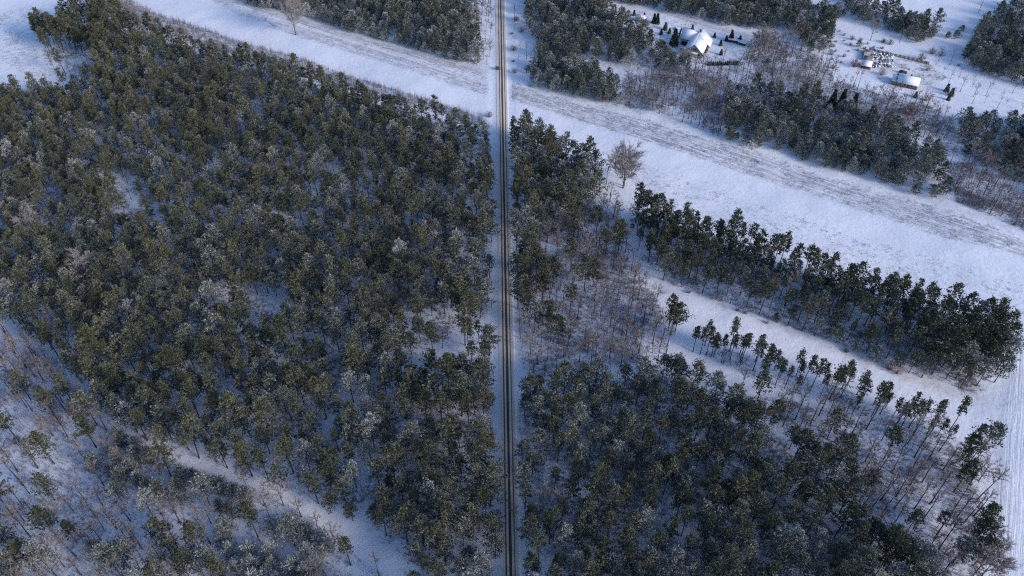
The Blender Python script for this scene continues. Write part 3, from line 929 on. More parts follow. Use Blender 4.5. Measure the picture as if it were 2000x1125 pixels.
at(BARES, "birches by the dark pines", [(1888, 322, 2), (1880, 345, 2, .8), (1893, 330, 5), (1920, 340, 3), (1925, 335, 5), (1980, 355, 3), (1700, 260, 5), (1715, 275, 5), (1590, 300, 2, .8), (1407, 250, 2, .9), (1380, 215, 3, 1.1), (1385, 205, 2)], [2])
at(BARES, "yard birches", [(1480, 98, 7, .9), (1500, 100, 7, .9), (1490, 92, 3), (1535, 88, 3, .9), (1560, 85, 2, .9), (1545, 95, 2), (1700, 78, 3, .95), (930, 45, 3, .9), (1700, 110, 5, .6)], [2])
at(YOUNGS, "single", [(1374, 252, 3, .7), (1424, 270, 0, .8), (1570, 312, 4), (1610, 326, 0, .85), (1628, 326, 4, .8), (1680, 326, 0, .95), (1690, 330, 4), (1652, 318, 4), (1725, 355, 4, 1.1), (1755, 362, 4, 1.1), (1786, 378, 4, 1.15),
     (1850, 74, 4, .8), (1866, 74, 4), (1878, 60, 4, .8), (1676, 92, 4, .9), (1645, 30, 4), (1615, 96, 3, .8), (1730, 100, 2, .01), (1580, 85, 3)], [4])
YOUNGS = [q for q in YOUNGS if q["s"] > .1]
# woods
dens = lambda k, s, lo, hi: (lambda x, y: np.clip((vnoise(x, y, s, k) - lo) / (hi - lo), 0.12, 1))
CORNER = GP([(78, 82), (110, 62), (170, 40), (236, 12), (240, 50), (212, 108), (150, 104), (92, 104)])
scatter(CORNER, 4.6, "meadow corner", PINES, [1, 4, 7, 9, 0, 6, 13], seed=80, smin=.75, smax=1.05)
scatter(CORNER, 4.5, "meadow corner", BARES, [0, 2, 3, 5], seed=81, smin=.7, smax=1.0)
scatter(GP([(90, 104), (200, 112), (190, 150), (150, 155), (100, 135)]), 6.0, "meadow corner", BARES, [0, 6, 2], seed=82, smin=.6, smax=.9)
scatter(THIN_A, 9.0, "wood left of the road", PINES, P_ALL, seed=1)
for q in [p for p in [*zip(rng.uniform(-240, 0, 900), rng.uniform(100, 420, 900))] if inside(p[0], p[1], THIN_A)]:
    put(q[0], q[1], 2.5)
for gap in GAPS:
    scatter(gap, 8.5, "wood left of the road", BARES, [2, 0, 6], seed=90, smin=.5, smax=.9)
    lo_, hi_ = gap.min(0), gap.max(0)
    for q in zip(rng.uniform(lo_[0], hi_[0], 260), rng.uniform(lo_[1], hi_[1], 260)):
        if inside(q[0], q[1], gap):
            put(q[0], q[1], 2.0)
scatter(FOREST_A, 5.1, "wood left of the road", PINES, [0, 1, 2, 3, 4, 5, 7, 7, 8, 6, 10, 11, 0, 5, 9, 4, 11, 1, 6], smin=.70, smax=1.22,
        sfun=lambda x, y: float(np.clip(1.0 - (y - 190) / 480.0, .74, 1.0)),
        keep=lambda x, y: np.where(y < 235, np.clip((vnoise(x, y, 15, 31) + .02) / .45, .15, 1), np.clip((vnoise(x, y, 13, 71) - .02) / .3, .1, 1)), seed=2)
scatter(FOREST_H, 5.0, "near wood right of the road", PINES, [0, 2, 3, 4, 4, 5, 8, 11, 11, 1, 6, 5, 10], keep=dens(32, 14, .1, .35), seed=3, smin=.8, smax=1.1)
scatter(FOREST_E, 4.6, "roadside stand on the right", PINES, P_ALL, seed=4, smin=.8, smax=1.1)
scatter(GP([(1840, 612), (1940, 650), (1962, 700), (1945, 745), (1905, 764), (1810, 730), (1800, 660)]), 4.4, "shelterbelt above the path", PINES, [0, 2, 3, 4, 7, 11], seed=58, smin=.85, smax=1.05)
scatter(GP([(1225, 425), (1270, 425), (1400, 475), (1400, 540), (1330, 550), (1280, 530), (1250, 490)]), 3.8, "shelterbelt above the path", PINES, [1, 9, 6, 11, 13], seed=91, smin=.75, smax=1.0)
scatter(B_DENSE, 3.9, "shelterbelt above the path", PINES, [1, 1, 4, 9, 9, 6, 13, 11, 1, 12], keep=dens(33, 16, .1, .3), seed=5, smin=.8, smax=1.05)
scatter(B_DENSE, 4.6, "shelterbelt above the path", YOUNGS, [0, 2, 7, 4], seed=55, smin=.6, smax=.95)
scatter(FOREST_B, 5.2, "shelterbelt above the path", PINES, [1, 4, 7, 11, 6, 13, 12, 9], seed=6, smin=.7, smax=1.0)
scatter(FOREST_B, 4.6, "shelterbelt above the path", YOUNGS, [0, 2, 3, 4, 6], seed=59, smin=.55, smax=.95)
scatter(LOW_LEFT, 15, "thin wood by the snow trail", PINES, P_ALL, seed=8)
scatter(BARE_I, 16, "bare wood by the east field", PINES, P_ALL, seed=9)
scatter(YOUNG_STAND, 4.2, "young stand by the snow trail", YOUNGS, [0, 1, 3, 5, 7], seed=10, smin=.8)
scatter(FROST_STAND, 4.0, "frosted stand by the snow trail", YOUNGS, [6, 1, 6, 3], seed=11, smin=1.0, smax=1.35)
for poly, nm, s in ((FOREST_D, "plantation left of the road", 12), (FOREST_J1, "plantation before the house", 13), (FOREST_J2, "wood behind the house", 14), (FOREST_J2B, "wood behind the house", 15),
                    (FOREST_J3, "hedgerow under the far field", 16), (FOREST_J4, "far corner wood", 17), (FOREST_K, "wood between field and sheds", 18), (FOREST_J6, "east corner wood", 19)):
    scatter(poly, 4.3, nm, YOUNGS, list(range(8)), seed=s, smin=.7, smax=1.35, keep=dens(40 + s, 18, .05, .3))
# edge of the shelterbelt along the path: bushy low pines
scatter(GP([(1260, 505), (1300, 548), (1340, 560), (1320, 570), (1280, 556), (1250, 520)]), 4.5, "shelterbelt edge on the path", YOUNGS, [0, 2, 7], seed=20)
scatter(GP([(1700, 685), (1800, 720), (1905, 750), (1948, 728), (1945, 745), (1905, 768), (1800, 738), (1700, 704)]), 4.2, "shelterbelt edge on the path", YOUNGS, [0, 7, 3, 6], seed=21, smin=1.0, smax=1.3)
scatter(GP([(1370, 565), (1450, 590), (1560, 640), (1640, 668), (1700, 700), (1640, 678), (1500, 628), (1400, 590)]), 5.5, "shelterbelt edge on the path", YOUNGS, [0, 1, 3], seed=22, smin=.6, smax=.95)
# leafless trees
scatter(BARE_I, 4.3, "bare wood by the east field", BARES, [0, 0, 1, 1, 4, 4, 2, 1], seed=23, smin=.95, smax=1.25)
scatter(GP([(1880, 905), (1912, 912), (1918, 1000), (1918, 1125), (1918, 1200), (1885, 1200), (1878, 1000)]), 3.6, "edge of the east field", BARES, [3, 7, 4], seed=24, smin=1.0, smax=1.2)
scatter(SPARSE_F, 4.3, "bare clearing", BARES, [0, 1, 1, 2, 6, 6, 5, 0, 3], seed=25)
scatter(GP([(1090, 440), (1170, 400), (1215, 425), (1215, 480), (1100, 470)]), 3.5, "bare clearing", BARES, [1, 0, 6], seed=26, smin=.7, smax=.95)
scatter(FOREST_B, 4.5, "shelterbelt above the path", BARES, [0, 1, 2, 5, 4], seed=27)
scatter(ROW_G, 5.0, "thin row under the path", PINES, [12, 13, 13, 6], seed=72, smin=.55, smax=1.05)
scatter(ROW_G, 4.4, "thin row under the path", BARES, [0, 1, 6, 4], seed=28, smin=.6, smax=1.0)
scatter(GP([(1480, 790), (1580, 800), (1680, 850), (1640, 900), (1540, 850)]), 4.5, "bare wood by the east field", BARES, [2, 5, 0, 3], seed=29)
scatter(LOW_LEFT, 4.2, "thin wood by the snow trail", BARES, [0, 1, 4, 2, 5, 6, 3], seed=30, keep=dens(50, 25, .2, .5))
scatter(LOW_LEFT, 6.5, "thin wood by the snow trail", YOUNGS, [0, 2, 4, 6], seed=56, smin=.5, smax=.9, keep=dens(57, 22, .45, .6))
scatter(GP([(-200, 600), (120, 620), (180, 760), (240, 850), (60, 720), (-200, 690)]), 5.0, "thin wood by the snow trail", BARES, [2, 5, 1, 0], seed=31)
scatter(BARE_HOUSE, 3.4, "bare belt round the house", BARES, [0, 6, 5, 2, 6, 1, 0, 3], seed=32, smin=.55, smax=1.0, keep=dens(51, 22, .15, .45))
scatter(BARE_EAST, 4.0, "bare belt by the stubble", BARES, [0, 1, 6, 2, 5], seed=33, smin=.6, smax=.95)
scatter(FOREST_A, 11, "thick of the woods", BARES, [2, 0, 5, 3], seed=34, smin=.7, smax=1.0)
scatter(FOREST_H, 16, "thick of the woods", BARES, [2, 5, 3, 0], seed=35, smin=.6, smax=.9)
scatter(GP([(938, 10), (962, 10), (962, 132), (940, 128)]), 4.2, "verge under the plantation", BARES, [6, 3, 2], seed=36, smin=.55, smax=.85)
scatter(GP([(1000, 20), (1030, 20), (1040, 110), (1028, 160), (1000, 120)]), 9, "verge before the plantation", BARES, [6, 1], seed=37, smin=.5, smax=.8)
scatter(GP([(1840, 110), (1990, 170), (2100, 230), (2050, 240), (1900, 205), (1830, 190), (1800, 140)]), 7, "snowy slope by the sheds", BARES, [6, 1, 0], seed=38, smin=.4, smax=.7)
# shrubs
at(BUSHES, "road verge", [(972, 136, 3, 1.4), (1004, 98, 1, 1.3), (1018, 62, 1, 1.3), (1005, 142, 0, 1.4), (945, 12, 1, 1.6), (1003, 120, 2), (955, 228, 0, 1.6), (1036, 168, 2), (1009, 40, 0, 1.6), (1000, 66, 2)], [0])
at(BUSHES, "sheds", [(1668, 130, 1, 2.0), (1798, 116, 1, 1.7), (1806, 196, 1, 1.6), (1738, 86, 0, 1.6), (1725, 82, 3, 1.4), (1722, 146, 1, 1.4), (1775, 225, 1, 2.2), (1500, 122, 3, 1.6), (1820, 104, 0, 1.8), (1838, 108, 0, 1.6)], [0])
U_ALL = [0, 0, 2, 2, 3, 1]
for poly, nm, d, s in ((SPARSE_F, "bare clearing", 6, 60), (LOW_LEFT, "thin wood by the snow trail", 9, 61), (BARE_HOUSE, "bare belt round the house", 8, 62), (BARE_I, "bare wood by the east field", 9, 63), (BARE_EAST, "bare belt by the stubble", 8, 64),
                       (ROW_G, "thin row under the path", 8, 65), (GP([(1285, 560), (1400, 594), (1500, 634), (1600, 672), (1700, 708), (1800, 744), (1800, 736), (1600, 664), (1400, 585)]), "shelterbelt edge on the path", 3.4, 66),
                       (GP([(1840, 110), (1990, 170), (2100, 230), (2050, 240), (1900, 205), (1830, 190), (1800, 140)]), "snowy slope by the sheds", 6, 67), (GP([(1640, 60), (1700, 85), (1740, 95), (1660, 100), (1630, 150), (1620, 110)]), "snowy slope by the sheds", 5, 68),
                       (THIN_A, "clearing in the wood", 6, 69)):
    scatter(poly, d, nm, BUSHES, U_ALL, seed=s, smin=.6, smax=1.2, margin=0.0)


# ------------------------------------------------------------------ from placements to objects
ONES = "zeroth first second third fourth fifth sixth seventh eighth ninth tenth eleventh twelfth thirteenth fourteenth fifteenth sixteenth seventeenth eighteenth nineteenth".split()
TENS = {20: "twent", 30: "thirt", 40: "fort", 50: "fift", 60: "sixt", 70: "sevent", 80: "eight", 90: "ninet"}


def ordinal(n):
    if n < 20:
        return ONES[n]
    if n >= 100:
        return "hundred-and-" + ordinal(n - 100) if n > 100 else "hundredth"
    t = TENS[n // 10 * 10]
    return t + "ieth" if n % 10 == 0 else t + "y-" + ONES[n % 10]


def framed(p, h):
    z0 = float(height(np.array([p["x"]]), np.array([p["y"]]))[0])
    p["z"] = z0
    bx, by, fw = to_px(p["x"], p["y"], z0)
    tx, ty, _ = to_px(p["x"], p["y"], z0 + h * p["s"] * 0.75)
    p["px"], p["py"], p["fw"] = bx, by, fw
    p["tp"] = (tx, ty)
    return 4 < tx < 1996 and 4 < ty < 1121


def choose(lst, heights, limit, weight=lambda p: 1.0):
    for p in lst:
        p["in"] = framed(p, heights[p["v"]])
        p["w"] = (p["s"] * heights[p["v"]] / p["fw"]) * weight(p)
    inn = sorted([p for p in lst if p["in"]], key=lambda p: (not p["own"], -p["w"]))
    sel = inn[:limit]
    ids = {id(p) for p in sel}
    return sel, [p for p in lst if id(p) not in ids]


ZONE_SHORT = {
    "wood left of the road": "wood left of the road", "near wood right of the road": "near right-hand wood",
    "roadside stand on the right": "upper right-hand stand", "shelterbelt above the path": "belt above the path", "thin row under the path": "row under the path",
    "bare clearing": "bare right-hand clearing", "bare wood by the east field": "bare corner wood", "thin wood by the snow trail": "thin lower-left wood",
    "plantation left of the road": "upper-left plantation", "plantation before the house": "plantation beside the house", "wood behind the house": "wood behind the house",
    "hedgerow under the far field": "hedgerow below far field", "wood between field and sheds": "wood beside the stubble", "young stand by the snow trail": "stand by snow trail",
    "frosted stand by the snow trail": "frosted stand, lower left", "shelterbelt edge on the path": "belt edge on path", "edge of the east field": "edge of furrowed field",
    "bare belt round the house": "bare belt round house", "bare belt by the stubble": "bare belt by stubble", "snowy slope by the sheds": "slope by the sheds",
    "verge under the plantation": "verge by the plantation", "birches by the dark pines": "birches by dark pines", "verge before the plantation": "verge, plantation side",
    "meadow corner": "upper-left meadow corner", "road verge left": "left roadside", "thick of the woods": "thick of the woods"}


def label_all(sel, looks, noun, group):
    """say where each one stands: its rank from the road in its row of its wood, rows counted upwards from the near end"""
    zones = {}
    for p in sel:
        zones.setdefault(p["zone"], []).append(p)
    for z, ps in zones.items():
        ps.sort(key=lambda p: -p["py"])
        nrow = max(1, round(math.sqrt(len(ps) / 2.2)))
        per = math.ceil(len(ps) / nrow)
        zs = ZONE_SHORT.get(z, z)
        for r in range(0, len(ps), per):
            row = sorted(ps[r:r + per], key=lambda p: abs(p["px"] - 985))
            for i, p in enumerate(row):
                a = ordinal(i + 1)
                if len(ps) == 1:
                    p["label"] = f"{looks[p['v']]} {noun}, {zs}"
                elif nrow == 1:
                    p["label"] = f"{looks[p['v']]} {noun}, {a} from the road, {zs}"
                else:
                    p["label"] = f"{looks[p['v']]} {noun}, {a} from the road, {ordinal(r // per + 1)} row up, {zs}"
                p["group"] = f"{group} of the {z}"


def grow(sel, variants, name, cat):
    for p in sel:
        tm, cm, h = variants[p["v"]]
        t = thing(name, (p["x"], p["y"], p["z"] - 0.08), p["label"], cat, p["group"], 0, None, (p["s"], p["s"], p["s"] * p["sz"]))
        t.rotation_euler = (p["tx"], p["ty"], p["rz"])
        link("trunk", tm, t)
        link("crown", cm, t)


def mass(name, rest, lib, mats, label, foliage=True):
    """the rest of a wood as one object"""
    rest = [p for p in rest if -90 < p["tp"][0] < 2090 and -160 < p["tp"][1] < 1290]
    if not rest:
        return
    big = MB()
    cache = []
    for tr, cr, h in lib:
        v1, f1, m1, t1, h1 = tr.arrays()
        v2, f2, m2, t2, h2 = cr.arrays()
        cache.append((v1, f1, v2, f2, cr.m, t2, h2))
    rg = np.random.default_rng(5)
    for p in rest:
        v1, f1, v2, f2, m2, t2, h2 = cache[p["v"]]
        c, s = math.cos(p["rz"]), math.sin(p["rz"])
        A = np.array([[c, -s, 0], [s, c, 0], [p["ty"], -p["tx"], p["sz"]]]).T * p["s"]
        off = np.array([p["x"], p["y"], p["z"] - 0.08])
        if v1 is not None:
            w = v1 @ A.T + off
            big.v.append(w.astype(np.float32)); big.t.append(np.zeros(len(w), np.float32)); big.h.append(np.zeros(len(w), np.float32))
            for f in f1:
                big.f.append(f + big.n); big.m.append(np.full(len(f), 1, np.int32))
            big.n += len(w)
        w = v2 @ A.T + off
        big.v.append(w.astype(np.float32))
        big.t.append(np.clip(t2 + rg.normal(0, 0.12), 0, 1.2).astype(np.float32)); big.h.append(np.clip(h2 + rg.normal(0, 0.15), 0, 1).astype(np.float32))
        for f, mm in zip(f2, m2):
            big.f.append(f + big.n); big.m.append(mm)
        big.n += len(w)
    o = link(name, big.mesh(name, mats, foliage))
    o["kind"] = "stuff"
    o["label"] = label
    return o


sel, rest = choose(PINES, [v[2] for v in PV], 300)
label_all(sel, LOOKS_P, "pine", "pines")
grow(sel, PV, "pine_tree", "pine")
mass("pine_forest", rest, PVL, ["pine", "bark"], "dense far pine forest under a dusting of snow")
print("pines", len(PINES), len(rest))
sel, rest = choose(YOUNGS, [v[2] for v in YV], 300)
label_all(sel, LOOKS_Y, "young pine", "young pines")
grow(sel, YV, "young_pine", "young pine")
mass("young_pine_forest", rest, YVL, ["young", "bark"], "dense plantation of bushy young pines")
print("young", len(YOUNGS), len(rest))
sel, rest = choose(BARES, [v[2] for v in BV], 300)
label_all(sel, LOOKS_B, "tree", "leafless trees")
grow(sel, BV, "bare_tree", "bare tree")
mass("bare_woodland", rest, BVL, ["twig", "darkwood"], "hazy stand of leafless grey trees", False)
print("bare", len(BARES), len(rest))
sel, rest = choose(BUSHES, [v[1] for v in UV], 160)
label_all(sel, LOOKS_U, "bush", "bushes")
for p in sel:
    t = thing("bush", (p["x"], p["y"], p["z"] - 0.05), p["label"], "bush", p["group"], p["rz"], UV[p["v"]][0], p["s"])
print("bush", len(BUSHES), len(rest))

# spruces
SPR = [spruce(13, 2.6, 501, .2), spruce(9, 2.0, 502, .25), spruce(4.5, 1.1, 503, .3)]
SPRM = [(t.mesh("trunk", ["bark"]), c.mesh("crown", ["spruce", "bark"], True)) for t, c in SPR]


def put_spruce(px, py, k, s, label, group):
    x, y = G(px, py)
    z = float(height(np.array([x]), np.array([y]))[0])
    t = thing("spruce_tree", (x, y, z - 0.05), label, "spruce", group, rng.uniform(0, 6), None, s)
    link("trunk", SPRM[k][0], t); link("crown", SPRM[k][1], t)


put_spruce(1622, 213, 0, 1.0, "tall dark spruce at the west end of the trio among bare trees", "spruces by the sheds")
put_spruce(1642, 208, 0, .9, "middle dark spruce of the trio standing among bare trees", "spruces by the sheds")
put_spruce(1663, 218, 0, .95, "dark layered spruce at the east end of the trio", "spruces by the sheds")
GARDEN = [(1316, 88, 1, 1.25, "tallest garden conifer, pointed, left of the white-roofed house"), (1291, 67, 2, .9, "small dark conifer on the snowy lawn nearest the young pines"),
          (1299, 58, 2, 1.2, "stout conifer beside the shrubs on the snowy lawn"), (1307, 65, 2, .9, "small conifer between two garden shrubs on the lawn"),
          (1330, 66, 2, .9, "small conifer just below the round trampoline"), (1327, 73, 2, .7, "lowest little conifer near the porch of the house"),
          (1352, 58, 2, .85, "dwarf conifer behind the left wing of the house"), (1395, 73, 2, .8, "dwarf conifer behind the east corner of the house"),
          (1418, 80, 2, .9, "narrow conifer west of the red-brown shed"), (1427, 80, 1, .85, "largest conifer beside the red-brown shed"),
          (1444, 83, 2, 1.1, "conifer standing before the gap between the two sheds"), (1407, 89, 2, .9, "dark column conifer right of the house front"),
          (1408, 107, 2, .9, "ragged conifer below the house's right wall"), (1238, 30, 2, .9, "dark conifer behind the small hut's roof"), (1258, 34, 2, .8, "dark conifer at the small hut's right end"),
          (1277, 45, 1, .75, "frosted conifer pair member by the garden gate"), (1283, 46, 1, .8, "taller frosted conifer by the garden gate")]
for a in GARDEN:
    put_spruce(*a, "conifers of the garden")
for i in range(15):
    f = i / 14
    put_spruce(1384 + 56 * f, 127.5 - 1.5 * f, 2, rng.uniform(.5, .68), f"clipped hedge conifer, {ordinal(i + 1)} from the house along the lower fence", "conifer hedge by the lower fence")
for i, (px, py, s) in enumerate([(1787, 170 + 20, .9), (1852, 195, .9), (1857, 186, 1.2), (1848, 178, 1.2)]):
    put_spruce(px, py, 2, s, f"young spruce on the open slope, {ordinal(i + 1)} from the brown house", "spruces on the slope")

# ---- ground cover that nobody could count
def cover(name, polys, n, hgt, spread, m, label, k=7, keep=None, lean=0.35, wid=0.055):
    rg = np.random.default_rng(len(name) * 7 + n)
    mbx = MB()
    for poly, share in polys:
        lo, hi = poly.min(0), poly.max(0)
        lo = np.maximum(lo, (-330, 95)); hi = np.minimum(hi, (330, 560))
        q = int(n * share)
        xs = rg.uniform(lo[0], hi[0], q * 4); ys = rg.uniform(lo[1], hi[1], q * 4)
        ok = inside(xs, ys, poly)
        rd, _ = roadx(xs, ys)
        ok &= (np.abs(rd) > 4.2) & (dline(xs, ys, PATH) > 2.6) & (dline(xs, ys, TRAIL_SW) > 1.5) & (dline(xs, ys, DIRT_TRACK) > 1.8)
        for a, b, c in BLOCK:
            ok &= np.hypot(xs - a, ys - b) > c
        if keep is not None:
            ok &= rg.random(len(xs)) < keep(xs, ys)
        xs, ys = xs[ok][:q], ys[ok][:q]
        zs = height(xs, ys)
        s = rg.uniform(0.5, 1.25, len(xs))
        C = np.repeat(np.stack([xs, ys, zs - 0.05], 1), k, 0)
        ss = np.repeat(s, k)
        A = C + np.concatenate([rg.normal(0, spread * .45, (len(C), 2)), np.zeros((len(C), 1))], 1) * ss[:, None]
        B = A + np.stack([rg.normal(0, hgt * lean, len(C)), rg.normal(0, hgt * lean, len(C)), hgt * rg.uniform(.6, 1.1, len(C))], 1) * ss[:, None]
        mbx.hairs(A, B, wid, rg, 0)
    o = link(name, mbx.mesh(name, [m]))
    o["kind"] = "stuff"
    o["label"] = label


cover("sapling_thicket", [(SAPLING_EDGE, 1.0)], 6500, 4.6, .8, "brush", "band of thin grey saplings along the forest edge by the snow field", 7, None, .08)
cover("undergrowth", [(SPARSE_F, .16), (LOW_LEFT, .28), (BARE_I, .09), (FOREST_B, .2), (BARE_HOUSE, .2), (BARE_EAST, .1), (ROW_G, .04), (FOREST_A, .75), (FOREST_H, .40), (THIN_A, .03), (MEADOW_SHRUB, .02), (FOREST_E, .05)], 24000, 1.4, 1.0,
      "brush", "frosted twiggy undergrowth between the trees", 8, lambda x, y: np.clip((vnoise(x, y, 10, 61) - .25) * 2.2, .08, 1))
cover("dry_grass", [(STUBBLE_R, .5), (STUBBLE_L, .22), (GP([(1168, 288), (1440, 386), (2000, 556), (2060, 640), (1960, 600), (1700, 545), (1480, 470), (1270, 390)]), .12), (MEADOW_NW, .08), (YARD2, .05), (YARD, .03)], 26000, .55, .9,
      "drystalk", "dead grass and stubble poking through the snow", 5, lambda x, y: np.clip((vnoise(x, y, 6, 64) * .6 + vnoise(x, y, 2.5, 65) * .6 - .42) * 3, .02, 1), .5, .06)
cover("thin_saplings", [(BARE_HOUSE, .22), (BARE_I, .12), (SPARSE_F, .18), (BARE_EAST, .14), (LOW_LEFT, .22)], 6800, 5.2, 1.4, "twig", "hazy thin saplings between the leafless trees", 5,
      lambda x, y: np.clip((vnoise(x, y, 14, 62) - .3) * 2.2, .05, 1), .10)


# ------------------------------------------------------------------ buildings and small things
def frame_at(px, py, dx, dy):
    """ground frame: origin at a photo pixel, x axis along (dx,dy)"""
    x, y = G(px, py)
    a = math.atan2(dy, dx)
    return (x, y, 0.0), a


UANG = math.atan2(-.37, .93)
ox, oy = G(1369, 115)
ca, sa = math.cos(UANG), math.sin(UANG)
W, L = 10.0, 20.0
ox, oy = ox - W * ca, oy - W * sa
house = thing("house", (ox, oy, 0), "large house with steep snow-white roofs and beige gable in the fenced yard", "house", None, UANG)
EV, RI = 3.7, 8.3
CXm = W / 2
# main walls: pentagon prism, catslide part at the back right, wing to the left
mb = MB()
mb.prism([(0, 0), (W, 0), (W, EV), (CXm, RI), (0, EV)], 0, L)
mb.box((W + 0.003, 12.3, 0), (W + 1.7, L, 1.75))
mb.prism([(-5.5, 0), (-0.003, 0), (-0.003, EV - .4), (-5.5, EV - .4)], 11.8, L - .003)
part("wall", mb, "plaster", house)
sl = (RI - EV) / CXm
rf = MB()
oh = 0.6
z_e = EV - oh * sl
rf.slab([(CXm, -oh, RI + .02), (-oh, -oh, z_e), (-oh, L + oh, z_e), (CXm, L + oh, RI + .02)][::-1], .32)
rf.slab([(CXm + .01, -oh, RI + .02), (CXm + .01, 12, RI + .02), (W + oh, 12, z_e), (W + oh, -oh, z_e)][::-1], .32)
rf.slab([(CXm + .01, 12.01, RI + .02), (CXm + .01, L + oh, RI + .02), (W + 2.25, L + oh, EV - 2.25 * sl), (W + 2.25, 12.01, EV - 2.25 * sl)][::-1], .32)
# wing: ridge runs left from the main ridge
wy = 16.0
hw = 4.6
ze = RI - hw * .95
rf.slab([(CXm, wy, RI - .05), (-6.4, wy, RI - .05), (-6.4, wy - hw, ze), (CXm - 4.4, wy - hw, ze)][::-1], -.30) if False else rf.slab([(CXm, wy, RI - .06), (-6.4, wy, RI - .06), (-6.4, wy - hw, ze), (CXm - 4.4, wy - hw, ze)], .30)
rf.slab([(CXm, wy + .01, RI - .06), (CXm - 4.4, wy + hw, ze), (-6.4, wy + hw, ze), (-6.4, wy + .01, RI - .06)], .30)
ro = part("roof", rf, "roofsnow", house)
ch = MB(); ch.box((CXm - .5, 15.0, RI - .5), (CXm + .5, 15.9, RI + 1.3)); ch.box((CXm - .6, 14.9, RI + 1.303), (CXm + .6, 16.0, RI + 1.45))
part("chimney", ch, "brick", ro)
ed = MB()
for s0, s1 in (((CXm, RI - .05), (-oh, z_e - .07)), ((CXm, RI - .05), (W + oh, z_e - .07))):
    ed.slab([(s0[0], -oh - .06, s0[1]), (s1[0], -oh - .06, s1[1]), (s1[0], -oh - .06, s1[1] + .22), (s0[0], -oh - .06, s0[1] + .22)], .05)
zc_ = EV - 2.25 * sl
ed.box((W + oh - .05, -oh, z_e - .22), (W + oh + .06, 11.9, z_e - .02))
ed.box((W + 2.20, 12.02, zc_ - .22), (W + 2.31, L + oh, zc_ - .02))
ed.slab([(W + oh, 11.96, z_e - .35), (W + 2.25, 11.96, zc_ - .35), (W + 2.25, 11.96, zc_ - .02), (W + oh, 11.96, z_e - .02)], .05)
ed.box((-6.4, wy - hw - .10, ze - .25), (CXm - 4.5, wy - hw + .02, ze - .03))
ed.slab([(-6.45, wy - hw, ze - .28), (-6.45, wy, RI - .36), (-6.45, wy, RI - .08), (-6.45, wy - hw, ze - .02)], .06)
part("verge_board", ed, "darkroof", house)
for i, (x, z, w, h) in enumerate([(3.6, 4.5, .7, 1.7), (4.7, 4.5, .7, 1.7), (5.8, 4.5, .7, 1.7), (2.2, 5.0, .9, .35), (7.2, 5.2, .8, .4), (7.2, 4.4, .8, .35), (1.6, 1.5, 1.6, 1.2), (7.6, 1.4, 1.4, 1.3)]):
    f = MB(); f.box((x - .08, -.07, z - .08), (x + w + .08, -.004, z + h + .08))
    fo = part("window", f, "white", house)
    g = MB(); g.box((x, -.10, z), (x + w, -.074, z + h)); part("pane", g, "glass", fo)
b = MB(); b.box((1.6, -1.3, 3.0), (7.6, -.004, 3.18)); b.box((1.6, -1.3, 3.183), (7.6, -1.22, 4.0)); b.box((1.6, -1.215, 3.183), (1.68, -.004, 4.0)); b.box((7.52, -1.215, 3.183), (7.6, -.004, 4.0))
part("balcony", b, "white", house)
p = MB(); p.box((W + .003, 2.0, 0), (W + .10, 11.9, 2.7)); p.box((W + .104, 7.0, 0), (W + 1.8, 11.9, .35)); p.box((W + 1.6, 11.3, .353), (W + 1.8, 11.5, 2.4))
part("porch", p, "timber", house)
d = MB(); d.box((-4.6, 11.72, 0), (-1.0, 11.797, 2.5)); part("door", d, "glass", house)  # dark sheet, no real door: paints the shade inside the wing's porch opening

# brown house with a lean-to
H2A = math.atan2(-.41, .91)
hx, hy = G(1739.5, 165.5)
h2 = thing("cottage", (hx, hy, 0), "weathered brown cottage with one bright snow roof beside the parked car", "house", None, H2A)
mb = MB(); mb.prism([(0, 0), (6.6, 0), (6.6, 3.0), (3.3, 5.6), (0, 3.0)], -13.8, -3.0)
# turn the prism so that its ridge runs along x
mm = MB()
for vv, ff, mi in zip(mb.v, mb.f, mb.m):
    w = np.stack([-vv[:, 1], vv[:, 0], vv[:, 2]], 1)
    mm.add(w, ff - ff.min() if len(mb.v) == 1 else ff - sum(len(q) for q in mb.v[:[id(z) for z in mb.v].index(id(vv))]), 0)
part("wall", mm, "oldwall", h2)
lt = MB(); lt.box((0.2, .3, 0), (2.997, 6.0, 2.4)); part("lean_to", lt, "oldwall", h2)
rf = MB()
rf.slab([(2.6, 3.3, 5.62), (14.2, 3.3, 5.62), (14.2, -.5, 2.62), (2.6, -.5, 2.62)][::-1], .22)
rf.slab([(2.6, 3.31, 5.62), (2.6, 7.1, 2.62), (14.2, 7.1, 2.62), (14.2, 3.31, 5.62)][::-1], .22)
rr = part("roof", rf, "roofsnow", h2)
lr = MB(); lr.slab([(-.2, 0, 2.42), (2.58, 0, 2.42), (2.58, 6.3, 3.1), (-.2, 6.3, 3.1)], .14); part("lean_to_roof", lr, "roofsnow", h2)
ch = MB(); ch.box((8.6, 3.6, 4.9), (9.3, 4.3, 6.6)); part("chimney", ch, "brick", rr)
for x, w in ((4.2, 1.2), (6.6, 1.2), (10.4, 1.2)):
    f = MB(); f.box((x - .1, -.06, 1.0), (x + w + .1, -.004, 2.3)); fo = part("window", f, "white", h2)
    g = MB(); g.box((x, -.09, 1.1), (x + w, -.064, 2.2)); part("pane", g, "glass", fo)
d = MB(); d.box((8.6, -.06, 0), (9.6, -.004, 2.1)); part("door", d, "redboard", h2)


